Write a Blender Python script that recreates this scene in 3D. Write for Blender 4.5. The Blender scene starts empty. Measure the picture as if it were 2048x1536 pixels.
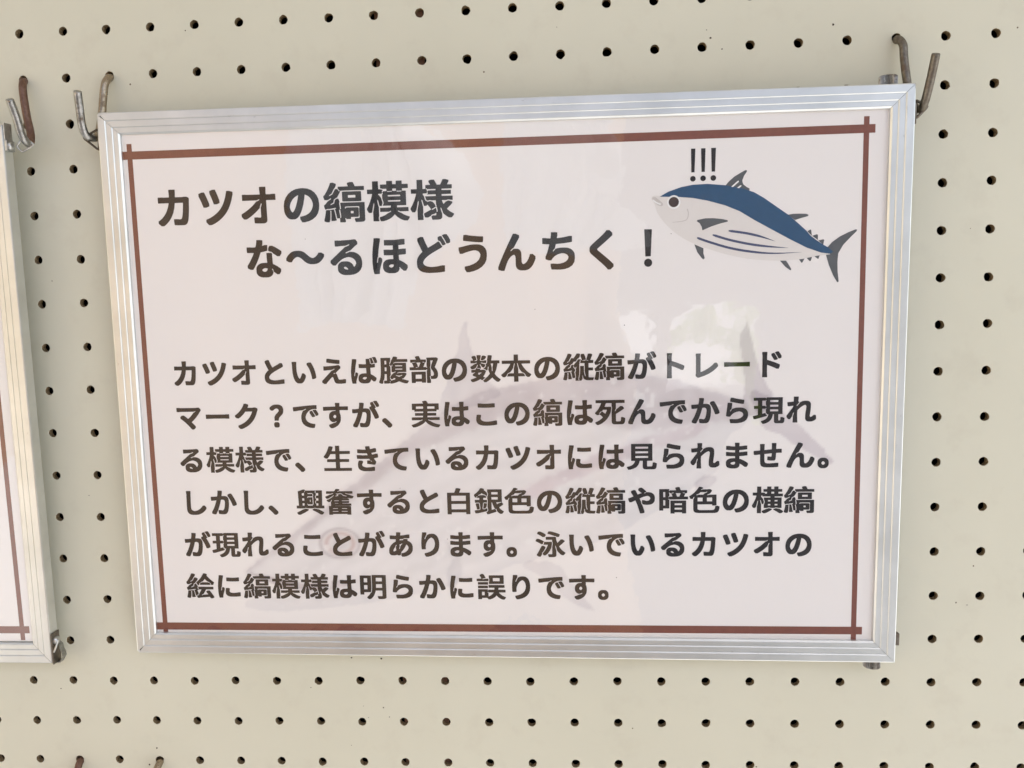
import bpy, bmesh, math, random
import numpy as np
from mathutils import Matrix, Vector, noise
from mathutils.geometry import tessellate_polygon

random.seed(7)
SC = bpy.context.scene
COL = SC.collection
MM = 0.001
# The board plane is the world's XZ plane; board millimetres (x, y, out) map to world metres.
BOARD = Matrix.Translation((-0.300, 0, 1.45 + 0.157)) @ Matrix.Rotation(math.radians(90), 4, 'X')


def bw(x, y, z):
    return BOARD @ Vector((x * MM, y * MM, z * MM))


def axis_rot(v):
    v = Vector(v)
    return Matrix.Rotation(v.length, 4, v.normalized()) if v.length else Matrix.Identity(4)


# ------------------------------------------------------------------ camera
CAM_POS = (299.50, -156.95, 456.90)
CAM_ROD = (0.0987301238, -0.0648706608, 0.0249293900)
cam = bpy.data.cameras.new('camera')
cam.sensor_width = 36.0
cam.lens = 1646.52 / 2048 * 36.0
cam.clip_start = 0.01
cam.clip_end = 2000
camo = bpy.data.objects.new('camera', cam)
COL.objects.link(camo)
camo.matrix_world = BOARD @ Matrix.Translation(Vector(CAM_POS) * MM) @ axis_rot(CAM_ROD).inverted()
SC.camera = camo

# ------------------------------------------------------------------ light
SC.view_settings.view_transform = 'Standard'
SC.view_settings.look = 'None'
SC.view_settings.gamma = 1.0
SC.view_settings.exposure = 1.23
SUN_EL, SUN_AZ = math.radians(52), math.radians(142)   # azimuth clockwise from +Y; behind and right of the camera, above the roof edge
world = bpy.data.worlds.new('World')
SC.world = world
world.use_nodes = True
wn = world.node_tree
sky = wn.nodes.new('ShaderNodeTexSky')
sky.sky_type = 'NISHITA'
sky.sun_disc = False
sky.sun_elevation = SUN_EL
sky.sun_rotation = SUN_AZ
sky.air_density = 1.0
sky.dust_density = 2.0
sky.ozone_density = 1.0
wn.links.new(sky.outputs[0], wn.nodes['Background'].inputs[0])
wn.nodes['Background'].inputs[1].default_value = 0.11
sun = bpy.data.lights.new('sun', 'SUN')
sun.energy = 3.0
sun.angle = math.radians(0.6)
sun.color = (1.0, 0.985, 0.95)
suno = bpy.data.objects.new('sun', sun)
COL.objects.link(suno)
sd = Vector((math.sin(SUN_AZ) * math.cos(SUN_EL), math.cos(SUN_AZ) * math.cos(SUN_EL), math.sin(SUN_EL)))
suno.rotation_euler = sd.to_track_quat('Z', 'Y').to_euler()
suno.location = sd * 5
SC.cycles.max_bounces = 8
SC.cycles.diffuse_bounces = 5
SC.cycles.transparent_max_bounces = 12
SHAPES = {
 'fish_back': [(87.23,99.57),(91.59,101.97),(98.33,104.13),(104.31,105.12),(111.75,105.33),(120.68,104.37),(129.58,102.54),(135.52,100.36),(140.72,97.24),(147.43,92.38),(153.39,88.13),(156.75,85.14),(162.37,79.94),(164.62,77.27),(167.61,74.96),(170.6,72.87),(173.58,71.07),(176.2,68.77),(174.38,67.85),(169.95,68.56),(162.52,71.37),(153.58,76.09),(144.62,81.18),(135.67,86.28),(128.2,90.96),(120.74,94.15),(111.79,96.8),(104.32,98.37),(97.21,99.11),(92.34,99.34)],
 'fish_belly': [(87.24,99.87),(84.45,100.26),(82.94,98.81),(84.44,96.01),(85.93,91.48),(89.31,86.51),(93.83,81.88),(99.1,77.97),(105.13,74.8),(113.4,71.56),(123.91,68.27),(134.4,66.12),(146.33,65.06),(156.71,65.17),(164.09,66.25),(174.38,67.92),(169.94,68.93),(162.51,71.74),(153.57,76.46),(144.62,81.56),(135.67,86.65),(128.2,91.33),(120.74,94.53),(111.79,97.18),(104.32,98.74),(97.21,99.56),(92.34,99.86)],
 'dorsal_fin': [(120.74,103.92),(122.5,106.08),(125.44,108.58),(128.39,110.3),(130.88,111.63),(131.74,111.6),(131.81,111.01),(130.32,108.77),(129.46,106.44),(129.92,104.66),(131.7,103.13),(133.19,102.35),(133.2,101.31),(128.46,102.2),(123.71,103.24)],
 'fin_stripe': [(123.85,103.53),(126.94,106.23),(127.59,106.51),(127.83,105.91),(124.75,103.29)],
 'fin_stripe2': [(126.82,102.84),(128.29,103.98),(128.88,104.19),(129.1,103.66),(127.86,102.6)],
 'second_dorsal_fin': [(152.92,88.41),(155.68,88.76),(158.66,88.76),(162.06,88.57),(163.26,88.11),(163.1,87.39),(159.55,86.51),(156.5,85.57)],
 'tail_fin': [(173.14,71.19),(175.5,73.84),(179.26,76.52),(183.44,78.55),(187.12,79.98),(187.88,79.83),(187.73,79.07),(184.76,76.16),(181.05,72.18),(178.69,67.95),(178.36,63.64),(178.6,58.45),(179.22,53.67),(178.94,53.06),(178.34,53.25),(176.3,56.77),(174.06,62.02),(172.46,67.34),(174.58,67.62)],
 'anal_fin': [(149.13,64.96),(152.3,64.88),(153.53,62.98),(154.94,60.56),(154.87,59.82),(154.22,60.01),(151.83,61.81)],
 'pelvic_fin': [(105.13,74.57),(109.79,72.41),(109.8,69.78),(110.49,67.27),(109.81,66.53),(108.91,67.31),(106.64,70.39)],
 'pectoral_fin': [(106.27,86.45),(106.65,87.06),(110.69,87.81),(115.18,87.74),(119.66,87.13),(122.2,86.46),(122.29,85.77),(118.18,84.84),(113.7,83.48),(109.58,81.74),(109.13,81.81),(108.91,83.32),(107.86,85.29)],
 'finlets': [[(162.86,79.64),(164.33,80.55),(164.76,80.28),(165.16,77.26)],[(165.33,77.26),(167.78,78.05),(168.25,77.6),(168.26,75.03)],[(168.44,74.76),(171.01,75.38),(171.45,74.94),(170.99,72.54)],[(158.84,65.36),(161.62,65.67),(160.58,63.67),(160.11,63.59)],[(162.72,65.99),(165.44,66.48),(164.84,64.42),(164.29,64.35)],[(166.63,66.75),(169.27,67.16),(168.79,65.49),(168.28,65.46)]],
 'bangs': [[(103.28,123.43),(105.51,123.41),(105.1,111.43),(103.46,111.43)],[(108.42,123.4),(110.7,123.41),(110.36,111.49),(108.67,111.49)],[(113.57,123.42),(115.97,123.4),(115.59,111.46),(113.87,111.46)]],
 'bangdots': [[(104.27,108.15),(105.7,108.1)],[(109.48,108.22),(110.91,108.17)],[(114.71,108.22),(116.14,108.18)]],
 'bigbang': [[(79.11,83.05),(83.11,82.93),(82.46,68.98),(79.65,68.9)]],
 'bigbangdot': [[(81.08,65.6),(83.2,65.55)]],
 'eye': [(94.44,96.59),(97.08,96.51)],
 'gill': [(101.4,92.95),(102.0,90.4),(101.25,87.58),(99.0,86.66),(96.3,86.38),(93.74,86.24)],
 'mouth': [(83.38,98.87),(84.28,96.9),(86.08,95.35),(87.88,94.7),(88.94,95.27),(88.49,96.47),(86.69,98.02),(84.89,99.42),(83.84,99.54)],
 'mouthline': [(83.68,97.96),(85.48,96.57),(87.74,95.6)],
 'stripes': [[(122.7,81.06),(131.28,79.62),(138.73,77.77),(146.56,75.01)],[(114.49,79.19),(123.85,76.16),(135.06,73.61),(144.74,72.22),(153.28,71.47)],[(106.47,77.92),(113.38,75.32),(123.88,72.03),(135.1,69.86),(146.27,68.81),(159.98,68.97)]],
 'wm_body': [(-145.17,-101.34),(-129.91,-89.05),(-107.39,-72.3),(-83.72,-53.83),(-63.3,-37.05),(-46.05,-23.26),(-26.28,-9.68),(-4.18,-0.96),(17.56,3.34),(41.76,6.48),(63.06,8.02),(81.55,5.85),(97.33,2.93),(113.05,-2.66),(128.74,-7.69),(133.98,-11.78),(131.47,-21.15),(122.37,-29.15),(118.52,-44.08),(109.3,-52.23),(92.0,-64.56),(67.71,-78.43),(40.34,-91.09),(15.46,-96.79),(-12.58,-105.44),(-40.99,-114.21),(-69.66,-120.17),(-98.59,-124.13),(-124.83,-126.64),(-145.22,-125.56),(-148.58,-122.9),(-144.87,-119.92),(-127.27,-118.36),(-115.51,-115.96),(-132.6,-110.13),(-144.81,-104.86)],
 'wm_back': [(-145.17,-101.34),(-107.39,-72.3),(-83.72,-53.83),(-46.05,-23.26),(-26.28,-9.68),(-4.18,-0.96),(41.76,6.48),(81.55,5.85),(113.05,-2.66),(131.37,-10.41),(131.43,-17.11),(102.61,-20.81),(81.44,-23.29),(54.79,-20.26),(22.57,-15.78),(0.84,-16.89),(-15.7,-22.21),(-32.43,-28.96),(-46.47,-34.4),(-66.58,-48.28),(-89.94,-65.19),(-113.67,-82.38),(-137.71,-98.39)],
 'wm_streak': [(10.81,-57.19),(41.05,-42.09),(70.74,-30.81),(107.88,-20.88),(107.89,-25.75),(73.37,-38.23),(40.93,-50.4),(16.18,-62.26)],
 'wm_dorsal': [(-31.91,-13.74),(-30.17,-2.77),(-25.61,10.81),(-21.1,24.27),(-18.06,34.97),(-16.15,35.47),(-15.79,29.56),(-13.09,20.08),(-10.65,10.56),(-5.42,3.69),(1.22,-1.85),(-2.96,-5.89)],
 'wm_tailup': [(130.9,-15.76),(132.33,-2.41),(130.11,13.56),(129.5,24.11),(131.74,31.94),(133.53,33.21),(135.2,21.38),(138.41,10.77),(142.93,0.1),(146.4,-7.94),(139.23,-15.87)],
 'wm_taildn': [(135.2,-3.78),(145.61,-7.39),(154.83,-18.2),(165.32,-26.9),(173.24,-35.05),(179.08,-42.65),(170.76,-40.42),(160.26,-33.58),(149.77,-26.74),(140.59,-21.25)],
 'wm_pelvic': [(105.32,-53.03),(110.62,-49.49),(117.24,-50.36),(114.61,-55.01),(107.99,-56.9)],
 'wm_lowfin': [(11.24,-99.66),(18.22,-96.79),(31.96,-99.63),(37.33,-108.19),(44.1,-116.77),(50.05,-125.08),(39.9,-121.1),(28.98,-112.52),(18.08,-103.94)],
 'wm_eye': [(-91.85,-86.75),(-80.42,-86.18),(-91.42,-78.09)],
 'wm_mouth': [(-144.77,-104.27),(-126.67,-108.05),(-109.44,-110.64),(-92.05,-108.54),(-86.41,-110.57),(-103.85,-114.15),(-126.89,-111.88)],
 'wm_gill': [(-31.55,-85.36),(-24.78,-92.52),(-22.34,-104.02),(-29.64,-112.72),(-31.33,-104.04),(-29.08,-95.39)],
}
# outlines of the poster's lettering: per character a list of closed loops, x y x y ... in thousandths of the cell
GLYPH_OUTLINES = {
    '、': [
     [17,196, 82,254, 153,254, 215,200, 268,150, 370,40, 377,27, 377,-28, 309,-85, 238,-85, 169,-7, 83,79, 18,137, 16,144],
    ],
    '。': [
     [338,-46, 298,-75, 272,-85, 238,-91, 150,-91, 129,-89, 87,-73, 57,-51, 44,-38, 24,-9, 11,22, 5,64, 5,121, 11,163, 29,202, 51,229, 79,252, 95,259, 121,270, 160,276, 228,276, 270,270, 306,254, 333,233, 345,221, 367,189, 377,163, 383,129, 383,56, 377,19, 364,-12],
     [194,154, 173,145, 158,133, 142,110, 135,92, 141,74, 152,57, 178,34, 197,29, 215,37, 234,53, 247,71, 254,92, 246,113, 236,127, 212,147],
    ],
    'あ': [
     [105,8, 89,30, 82,48, 76,66, 73,92, 73,163, 78,204, 82,222, 102,275, 147,346, 198,400, 251,442, 321,483, 328,558, 327,565, 322,567, 173,570, 129,573, 113,577, 109,584, 111,707, 118,711, 191,711, 290,700, 339,702, 344,709, 352,819, 355,824, 361,825, 467,825, 504,821, 508,814, 508,764, 496,715, 499,709, 548,711, 637,721, 759,744, 832,743, 836,735, 836,621, 832,610, 772,599, 676,607, 645,606, 623,600, 616,593, 615,587, 617,579, 624,576, 652,583, 665,583, 762,574, 762,514, 809,494, 842,473, 861,458, 889,429, 918,384, 934,340, 940,303, 940,209, 935,163, 908,92, 867,38, 853,23, 804,-15, 768,-33, 715,-57, 613,-81, 546,-80, 538,-73, 499,-15, 449,-29, 384,-29, 376,-25, 371,-9, 366,-6, 322,-20, 293,-26, 264,-29, 194,-29, 163,-25, 134,-15],
     [514,44, 506,43, 500,35, 498,6, 501,0, 507,-3, 515,-2, 521,6, 523,35, 520,41],
     [522,54, 527,53, 585,63, 658,90, 715,128, 757,173, 783,228, 786,269, 775,301, 754,334, 723,364, 707,370, 663,282, 619,212, 575,155, 513,90, 511,84],
     [348,361, 337,361, 332,356, 324,335, 316,327, 306,303, 301,277, 272,244, 243,196, 227,155, 227,142, 235,126, 246,118, 254,118, 283,128, 319,146, 332,157, 322,277, 340,326, 348,334, 353,345, 353,355],
     [449,209, 457,208, 462,211, 471,228, 487,285, 485,301, 488,306, 533,374, 544,379, 564,394, 564,405, 559,410, 548,410, 538,401, 465,378, 464,337, 467,301, 443,222, 444,215],
     [609,577, 605,580, 600,580, 525,573, 488,573, 478,570, 474,566, 472,532, 475,529, 483,528, 514,533, 595,537, 601,543],
    ],
    'い': [
     [92,731, 202,732, 215,729, 254,729, 259,725, 260,673, 253,613, 253,472, 258,392, 268,316, 285,248, 306,191, 334,147, 353,131, 358,133, 372,147, 392,178, 405,204, 431,269, 444,311, 449,319, 517,319, 580,248, 580,186, 554,121, 523,58, 484,6, 457,-18, 428,-33, 400,-39, 316,-39, 283,-33, 264,-25, 230,-5, 190,40, 152,113, 125,202, 104,342, 99,418, 99,480, 96,493, 96,623, 89,676, 89,722],
     [874,109, 811,109, 803,113, 794,186, 778,267, 741,400, 715,467, 676,545, 631,613, 630,668, 637,676, 707,700, 777,699, 786,691, 825,631, 864,553, 892,480, 924,381, 945,288, 956,209, 954,144],
    ],
    'う': [
     [131,517, 137,520, 220,534, 366,567, 434,578, 496,583, 600,583, 655,578, 715,559, 733,549, 764,528, 807,483, 833,426, 841,368, 841,295, 827,209, 822,194, 783,118, 708,43, 611,-15, 504,-54, 392,-78, 316,-77, 272,-4, 272,56, 285,62, 392,81, 488,113, 572,157, 632,212, 668,277, 679,340, 663,376, 639,405, 600,429, 553,442, 514,442, 431,429, 306,395, 225,365, 160,365, 155,371, 130,457],
     [760,762, 760,696, 752,644, 749,634, 743,630, 650,630, 475,646, 275,672, 257,675, 250,683, 250,735, 261,801, 264,811, 270,815, 335,815, 395,802, 486,789, 642,773, 754,768],
    ],
    'え': [
     [939,-51, 928,-57, 908,-60, 777,-71, 663,-70, 621,-65, 585,-53, 560,-35, 540,-9, 522,35, 489,147, 476,168, 465,175, 441,161, 405,127, 297,12, 225,-72, 158,-72, 89,-25, 82,-18, 81,-12, 81,35, 85,44, 132,86, 443,400, 467,404, 536,436, 544,441, 549,449, 547,459, 535,463, 452,424, 303,414, 230,404, 158,404, 151,410, 146,465, 147,548, 155,552, 272,552, 504,568, 605,578, 647,588, 707,588, 715,586, 762,532, 762,475, 699,422, 581,311, 579,306, 608,284, 627,256, 637,230, 670,118, 676,105, 691,86, 712,76, 749,73, 822,81, 871,91, 942,90, 945,82, 945,30],
     [564,308, 559,314, 553,315, 520,306, 509,298, 509,288, 514,282, 522,281, 559,292, 564,298],
     [734,639, 725,630, 660,630, 480,651, 355,669, 267,686, 263,694, 263,748, 274,811, 283,820, 350,820, 410,807, 548,786, 738,767, 742,759, 742,696],
    ],
    'か': [
     [314,820, 395,820, 470,811, 474,803, 474,746, 453,644, 450,616, 551,617, 587,614, 626,603, 658,585, 669,574, 689,548, 705,506, 711,457, 711,324, 708,282, 698,189, 676,87, 653,25, 635,-4, 613,-28, 590,-44, 561,-54, 527,-60, 413,-60, 322,-46, 315,-38, 305,30, 305,90, 309,98, 379,99, 421,89, 462,83, 478,89, 494,100, 515,131, 528,165, 541,217, 552,280, 560,363, 560,407, 549,444, 535,463, 514,476, 488,482, 431,479, 421,475, 418,471, 374,316, 327,183, 304,123, 270,51, 211,-59, 202,-63, 142,-63, 59,-30, 55,-25, 56,30, 106,108, 148,189, 205,329, 245,454, 243,457, 233,458, 121,443, 53,444, 50,449, 47,465, 42,522, 42,584, 48,591, 173,594, 275,602, 282,605, 291,642, 302,709, 307,764, 308,814],
     [678,673, 749,705, 811,705, 819,702, 856,647, 885,597, 926,517, 973,415, 1002,342, 1003,293, 999,285, 923,250, 858,250, 850,253, 822,334, 777,441, 741,509, 710,561, 675,610, 675,665],
    ],
    'が': [
     [301,817, 371,817, 452,809, 457,807, 461,798, 461,748, 440,642, 437,613, 533,614, 566,612, 611,601, 639,585, 654,574, 676,545, 692,504, 698,454, 698,321, 695,280, 685,186, 663,84, 640,22, 614,-17, 600,-31, 582,-44, 551,-57, 517,-63, 392,-63, 316,-51, 303,-43, 292,25, 292,87, 296,95, 366,96, 431,81, 452,81, 470,89, 487,103, 507,142, 528,215, 536,262, 544,332, 547,394, 543,415, 536,439, 523,457, 496,473, 473,479, 410,473, 406,470, 364,321, 325,207, 301,147, 239,12, 197,-62, 189,-65, 124,-65, 51,-36, 42,-28, 43,27, 90,100, 137,191, 197,340, 233,452, 230,455, 225,455, 111,440, 40,441, 34,459, 29,509, 29,582, 35,588, 142,588, 269,600, 284,670, 291,730, 294,811],
     [910,240, 845,239, 837,243, 812,316, 762,431, 721,509, 659,600, 660,658, 728,691, 726,699, 691,754, 691,812, 699,818, 746,838, 796,838, 803,856, 858,877, 918,877, 926,875, 971,808, 1010,738, 1010,686, 1007,678, 957,656, 908,657, 900,686, 892,702, 816,830, 811,835, 803,836, 798,833, 794,827, 795,816, 803,801, 859,712, 884,660, 898,650, 897,642, 893,637, 858,622, 853,616, 921,488, 965,392, 987,334, 986,277],
    ],
    'き': [
     [765,-59, 759,-62, 728,-68, 611,-78, 426,-78, 376,-76, 306,-62, 233,-33, 191,1, 180,17, 160,58, 151,108, 151,181, 154,207, 165,251, 188,306, 197,312, 264,312, 329,298, 340,293, 340,235, 316,194, 305,165, 305,147, 326,110, 355,90, 368,84, 410,70, 454,62, 499,60, 603,65, 697,80, 764,79, 768,69, 768,-15],
     [144,712, 152,716, 223,716, 285,708, 371,703, 452,703, 454,709, 438,759, 439,814, 449,820, 512,828, 593,827, 596,821, 608,754, 615,725, 618,722, 663,730, 754,755, 822,754, 825,748, 836,683, 835,623, 814,615, 757,602, 665,586, 659,579, 675,532, 681,526, 691,526, 730,534, 811,557, 876,557, 885,548, 896,480, 895,423, 884,417, 853,409, 751,390, 746,387, 751,373, 774,334, 820,275, 819,217, 781,160, 772,156, 707,156, 647,169, 493,189, 490,196, 490,262, 496,309, 504,312, 561,312, 595,307, 601,311, 603,327, 598,332, 587,336, 574,364, 569,369, 249,367, 236,370, 139,372, 131,376, 128,381, 125,405, 122,454, 122,501, 126,509, 215,510, 342,500, 499,502, 512,505, 514,509, 502,548, 491,570, 322,570, 309,573, 207,576, 152,582, 146,592, 143,634],
     [666,275, 666,282, 664,288, 637,306, 626,306, 621,301, 623,288, 650,269, 660,269],
    ],
    'く': [
     [689,-96, 626,-97, 618,-94, 582,-52, 539,-9, 457,67, 212,278, 194,297, 175,327, 169,353, 170,420, 180,449, 201,475, 249,520, 405,648, 499,729, 564,794, 591,829, 598,833, 663,833, 673,828, 739,767, 739,709, 585,578, 376,409, 356,387, 362,376, 387,354, 493,268, 650,135, 762,30, 762,-28],
    ],
    'こ': [
     [872,-15, 863,-23, 827,-31, 725,-47, 618,-55, 467,-57, 374,-52, 345,-47, 293,-36, 230,-10, 217,-3, 175,35, 149,77, 143,95, 136,142, 135,194, 141,254, 157,334, 165,338, 233,338, 306,329, 310,321, 310,267, 294,204, 294,189, 298,178, 315,150, 347,123, 400,102, 452,91, 540,88, 645,96, 702,104, 801,127, 866,126, 870,121, 870,77, 872,64],
     [804,728, 805,597, 803,592, 798,589, 671,581, 618,580, 605,578, 379,578, 366,580, 316,581, 228,586, 204,589, 198,595, 198,725, 199,731, 204,734, 267,734, 329,727, 421,721, 559,721, 686,729, 725,734, 798,734],
    ],
    'し': [
     [207,811, 293,812, 306,810, 366,810, 372,808, 375,803, 375,735, 367,665, 362,459, 359,446, 357,191, 363,155, 376,123, 386,110, 404,92, 428,79, 473,65, 533,70, 579,84, 611,94, 668,126, 720,167, 765,215, 805,267, 874,268, 880,264, 934,199, 935,144, 893,90, 845,42, 780,-7, 704,-46, 616,-73, 535,-81, 418,-81, 382,-78, 332,-65, 316,-59, 269,-30, 235,9, 209,69, 201,139, 201,303, 203,316, 203,418, 206,431, 208,629, 211,644, 211,686, 203,748, 203,803],
    ],
    'す': [
     [965,691, 966,595, 963,564, 960,558, 887,557, 874,560, 806,560, 790,562, 668,562, 660,560, 659,459, 676,423, 687,381, 693,324, 693,277, 685,202, 668,144, 661,126, 627,69, 574,10, 488,-46, 395,-83, 324,-83, 309,-73, 254,-17, 254,41, 353,74, 418,106, 444,109, 480,120, 520,142, 528,150, 528,157, 523,165, 514,166, 467,141, 434,132, 410,133, 389,136, 355,149, 319,174, 290,209, 271,259, 266,303, 266,355, 274,407, 294,452, 323,485, 355,509, 397,528, 415,531, 436,534, 504,534, 510,543, 510,553, 507,558, 501,560, 415,560, 402,557, 340,557, 327,555, 233,552, 134,544, 69,544, 64,548, 60,566, 61,681, 69,685, 134,685, 147,687, 345,690, 358,692, 478,693, 501,695, 505,699, 505,717, 500,756, 500,814, 503,821, 509,823, 661,821, 664,814, 664,764, 659,702, 663,695, 957,695],
     [478,270, 494,277, 512,295, 525,321, 529,337, 525,358, 513,376, 499,390, 480,398, 465,392, 443,376, 428,355, 419,332, 428,306, 441,289, 462,274],
    ],
    'せ': [
     [9,527, 14,531, 87,534, 202,544, 225,549, 227,660, 221,707, 221,762, 225,770, 371,771, 379,767, 380,699, 378,686, 375,569, 379,563, 389,562, 620,584, 622,592, 621,798, 629,802, 772,801, 776,795, 776,788, 776,735, 771,678, 772,598, 806,596, 855,601, 955,600, 958,592, 957,465, 949,461, 832,461, 788,458, 770,453, 766,433, 763,321, 752,243, 741,217, 728,203, 715,196, 691,190, 579,190, 491,201, 475,204, 472,209, 471,295, 475,332, 483,336, 540,336, 595,326, 603,328, 608,334, 614,366, 620,428, 618,444, 379,421, 375,413, 375,222, 378,183, 384,152, 400,123, 428,105, 480,94, 522,94, 533,91, 587,94, 707,104, 770,114, 848,113, 852,105, 852,56, 849,43, 849,-20, 846,-28, 837,-33, 809,-36, 650,-47, 441,-47, 428,-45, 389,-44, 327,-31, 277,-5, 269,4, 244,43, 232,92, 227,152, 226,402, 204,403, 98,388, 22,389, 16,400, 8,470],
    ],
    'ち': [
     [77,684, 85,687, 147,687, 215,677, 282,673, 286,686, 297,756, 297,814, 300,819, 306,820, 415,817, 452,815, 457,811, 458,748, 444,683, 447,677, 613,695, 751,721, 817,720, 820,707, 820,590, 817,582, 757,570, 608,552, 418,538, 412,527, 390,433, 374,424, 360,407, 358,398, 345,390, 339,379, 340,373, 345,368, 358,370, 366,379, 368,388, 380,394, 395,413, 397,423, 402,426, 465,442, 540,450, 639,450, 702,445, 764,426, 815,397, 838,373, 859,347, 879,303, 885,259, 885,183, 869,100, 819,26, 736,-28, 629,-60, 514,-71, 426,-70, 413,-68, 316,-65, 298,-61, 276,14, 276,69, 280,77, 358,78, 431,70, 470,70, 504,73, 595,92, 665,126, 694,153, 715,181, 726,228, 708,262, 686,284, 658,301, 603,317, 561,317, 504,306, 457,291, 408,267, 368,239, 326,196, 296,154, 230,154, 155,181, 151,189, 152,241, 197,347, 223,426, 252,532, 246,536, 163,539, 79,548, 76,556],
    ],
    'て': [
     [806,-62, 738,-63, 650,-52, 548,-20, 472,22, 410,78, 402,87, 358,168, 341,262, 341,340, 347,394, 368,470, 399,532, 421,563, 436,566, 507,600, 520,610, 521,618, 518,623, 512,627, 504,627, 421,586, 241,565, 137,547, 64,547, 58,551, 55,566, 50,618, 50,686, 53,694, 124,698, 340,721, 671,750, 848,760, 910,760, 918,757, 918,620, 910,617, 803,614, 743,606, 720,601, 650,567, 594,519, 553,470, 522,413, 501,350, 498,329, 505,269, 511,251, 547,191, 602,144, 676,110, 754,91, 819,86, 837,80, 838,25, 812,-54],
    ],
    'で': [
     [801,-67, 725,-68, 642,-57, 546,-28, 465,16, 430,48, 394,84, 352,160, 334,267, 333,316, 341,394, 363,465, 397,532, 418,562, 436,563, 512,600, 518,608, 514,619, 509,622, 499,621, 421,581, 405,578, 259,562, 121,539, 59,539, 53,543, 50,553, 42,631, 43,686, 48,690, 126,693, 342,716, 645,742, 806,752, 908,751, 911,743, 910,615, 905,612, 871,610, 822,612, 741,601, 715,595, 645,562, 595,521, 548,465, 514,402, 492,329, 492,306, 498,272, 501,254, 506,243, 542,183, 594,139, 668,105, 743,86, 827,78, 832,74, 833,19, 812,-43],
     [848,350, 798,326, 736,325, 728,328, 692,394, 647,467, 646,519, 649,527, 697,549, 747,548, 752,522, 812,426, 829,393, 837,371, 848,362],
     [757,567, 783,581, 796,581, 827,588, 858,588, 880,584, 919,530, 963,454, 962,394, 913,368, 860,368, 853,400, 838,431, 779,525, 770,546, 757,554],
    ],
    'と': [
     [876,-31, 863,-36, 788,-47, 660,-57, 488,-60, 402,-55, 322,-38, 264,-15, 208,27, 175,82, 172,100, 164,150, 164,207, 170,256, 186,303, 212,348, 240,381, 280,422, 312,446, 314,452, 253,577, 194,715, 193,767, 197,776, 275,809, 335,810, 342,807, 348,798, 407,652, 456,551, 462,545, 655,646, 699,672, 733,697, 798,698, 810,691, 848,629, 849,574, 846,566, 777,527, 572,421, 467,358, 422,327, 371,278, 352,254, 338,230, 329,207, 326,196, 326,181, 347,144, 376,120, 423,100, 493,86, 540,83, 621,89, 712,99, 803,117, 874,116, 878,108],
    ],
    'ど': [
     [850,-44, 840,-49, 806,-55, 639,-70, 462,-73, 374,-68, 296,-51, 243,-31, 224,-20, 182,14, 149,69, 146,87, 138,139, 138,194, 144,243, 157,285, 184,333, 219,376, 288,439, 230,557, 167,699, 167,756, 170,764, 249,796, 314,795, 322,782, 358,691, 389,620, 430,538, 436,532, 608,623, 686,673, 715,673, 732,657, 775,584, 783,576, 796,574, 797,548, 794,540, 754,516, 535,403, 465,361, 399,316, 361,282, 331,248, 311,215, 300,186, 300,170, 303,160, 320,131, 350,107, 397,87, 467,73, 512,70, 561,73, 668,83, 777,104, 848,103, 852,95],
     [892,607, 842,584, 802,584, 755,668, 733,689, 725,690, 717,685, 712,686, 691,717, 688,730, 688,775, 690,782, 741,804, 787,803, 800,769, 856,681, 879,631, 892,623],
     [798,822, 853,846, 915,846, 923,843, 968,777, 1004,712, 1004,649, 987,639, 952,625, 900,626, 901,642, 890,670, 851,738, 818,788, 811,804, 798,812],
    ],
    'な': [
     [691,515, 713,504, 724,491, 721,407, 724,394, 727,285, 730,244, 772,226, 845,187, 906,144, 934,121, 937,113, 936,58, 892,-10, 827,-10, 739,58, 737,61, 742,71, 741,79, 736,85, 725,85, 720,79, 719,71, 722,66, 732,58, 732,43, 728,25, 712,-13, 686,-42, 658,-61, 608,-78, 577,-81, 454,-81, 397,-70, 350,-49, 313,-17, 293,19, 287,53, 287,131, 292,165, 311,199, 345,233, 389,257, 434,270, 467,273, 579,275, 581,282, 573,415, 574,512, 582,515],
     [585,131, 577,137, 553,143, 535,146, 514,145, 486,137, 465,127, 449,113, 441,97, 447,86, 460,73, 488,60, 514,55, 543,66, 562,79, 577,103],
     [723,89, 728,95, 728,105, 717,122, 712,125, 704,124, 699,118, 699,108, 710,91],
     [64,149, 60,157, 61,215, 95,258, 142,329, 210,449, 242,517, 241,520, 236,521, 79,523, 68,527, 65,532, 60,600, 61,657, 72,661, 145,661, 191,656, 249,656, 293,660, 301,678, 312,725, 323,782, 326,827, 329,832, 405,833, 483,824, 487,816, 487,762, 471,691, 480,691, 538,708, 603,707, 607,699, 607,634, 602,595, 603,571, 598,568, 535,552, 426,532, 364,384, 322,301, 252,178, 207,115, 199,112, 134,113],
     [630,637, 658,679, 665,686, 736,686, 796,658, 858,624, 965,556, 969,548, 968,496, 921,428, 853,428, 746,501, 738,513, 717,530, 694,541, 668,544, 626,565, 623,571, 630,621],
    ],
    'に': [
     [147,791, 215,791, 277,786, 298,783, 302,777, 302,725, 284,660, 263,551, 248,449, 239,363, 222,332, 203,230, 204,220, 210,214, 220,214, 226,220, 240,303, 252,337, 298,338, 337,310, 341,303, 341,243, 298,118, 277,48, 268,9, 268,-54, 262,-60, 191,-65, 128,-64, 123,-56, 115,-22, 99,66, 89,186, 89,379, 104,538, 135,730, 138,775, 142,788],
     [934,1, 926,-5, 892,-10, 798,-21, 754,-24, 590,-24, 543,-21, 480,-7, 431,16, 394,51, 376,84, 373,103, 370,123, 370,212, 386,303, 395,307, 454,307, 528,298, 531,290, 531,241, 521,196, 520,181, 529,163, 543,148, 577,131, 626,120, 704,120, 780,128, 861,143, 928,142, 935,129],
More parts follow.
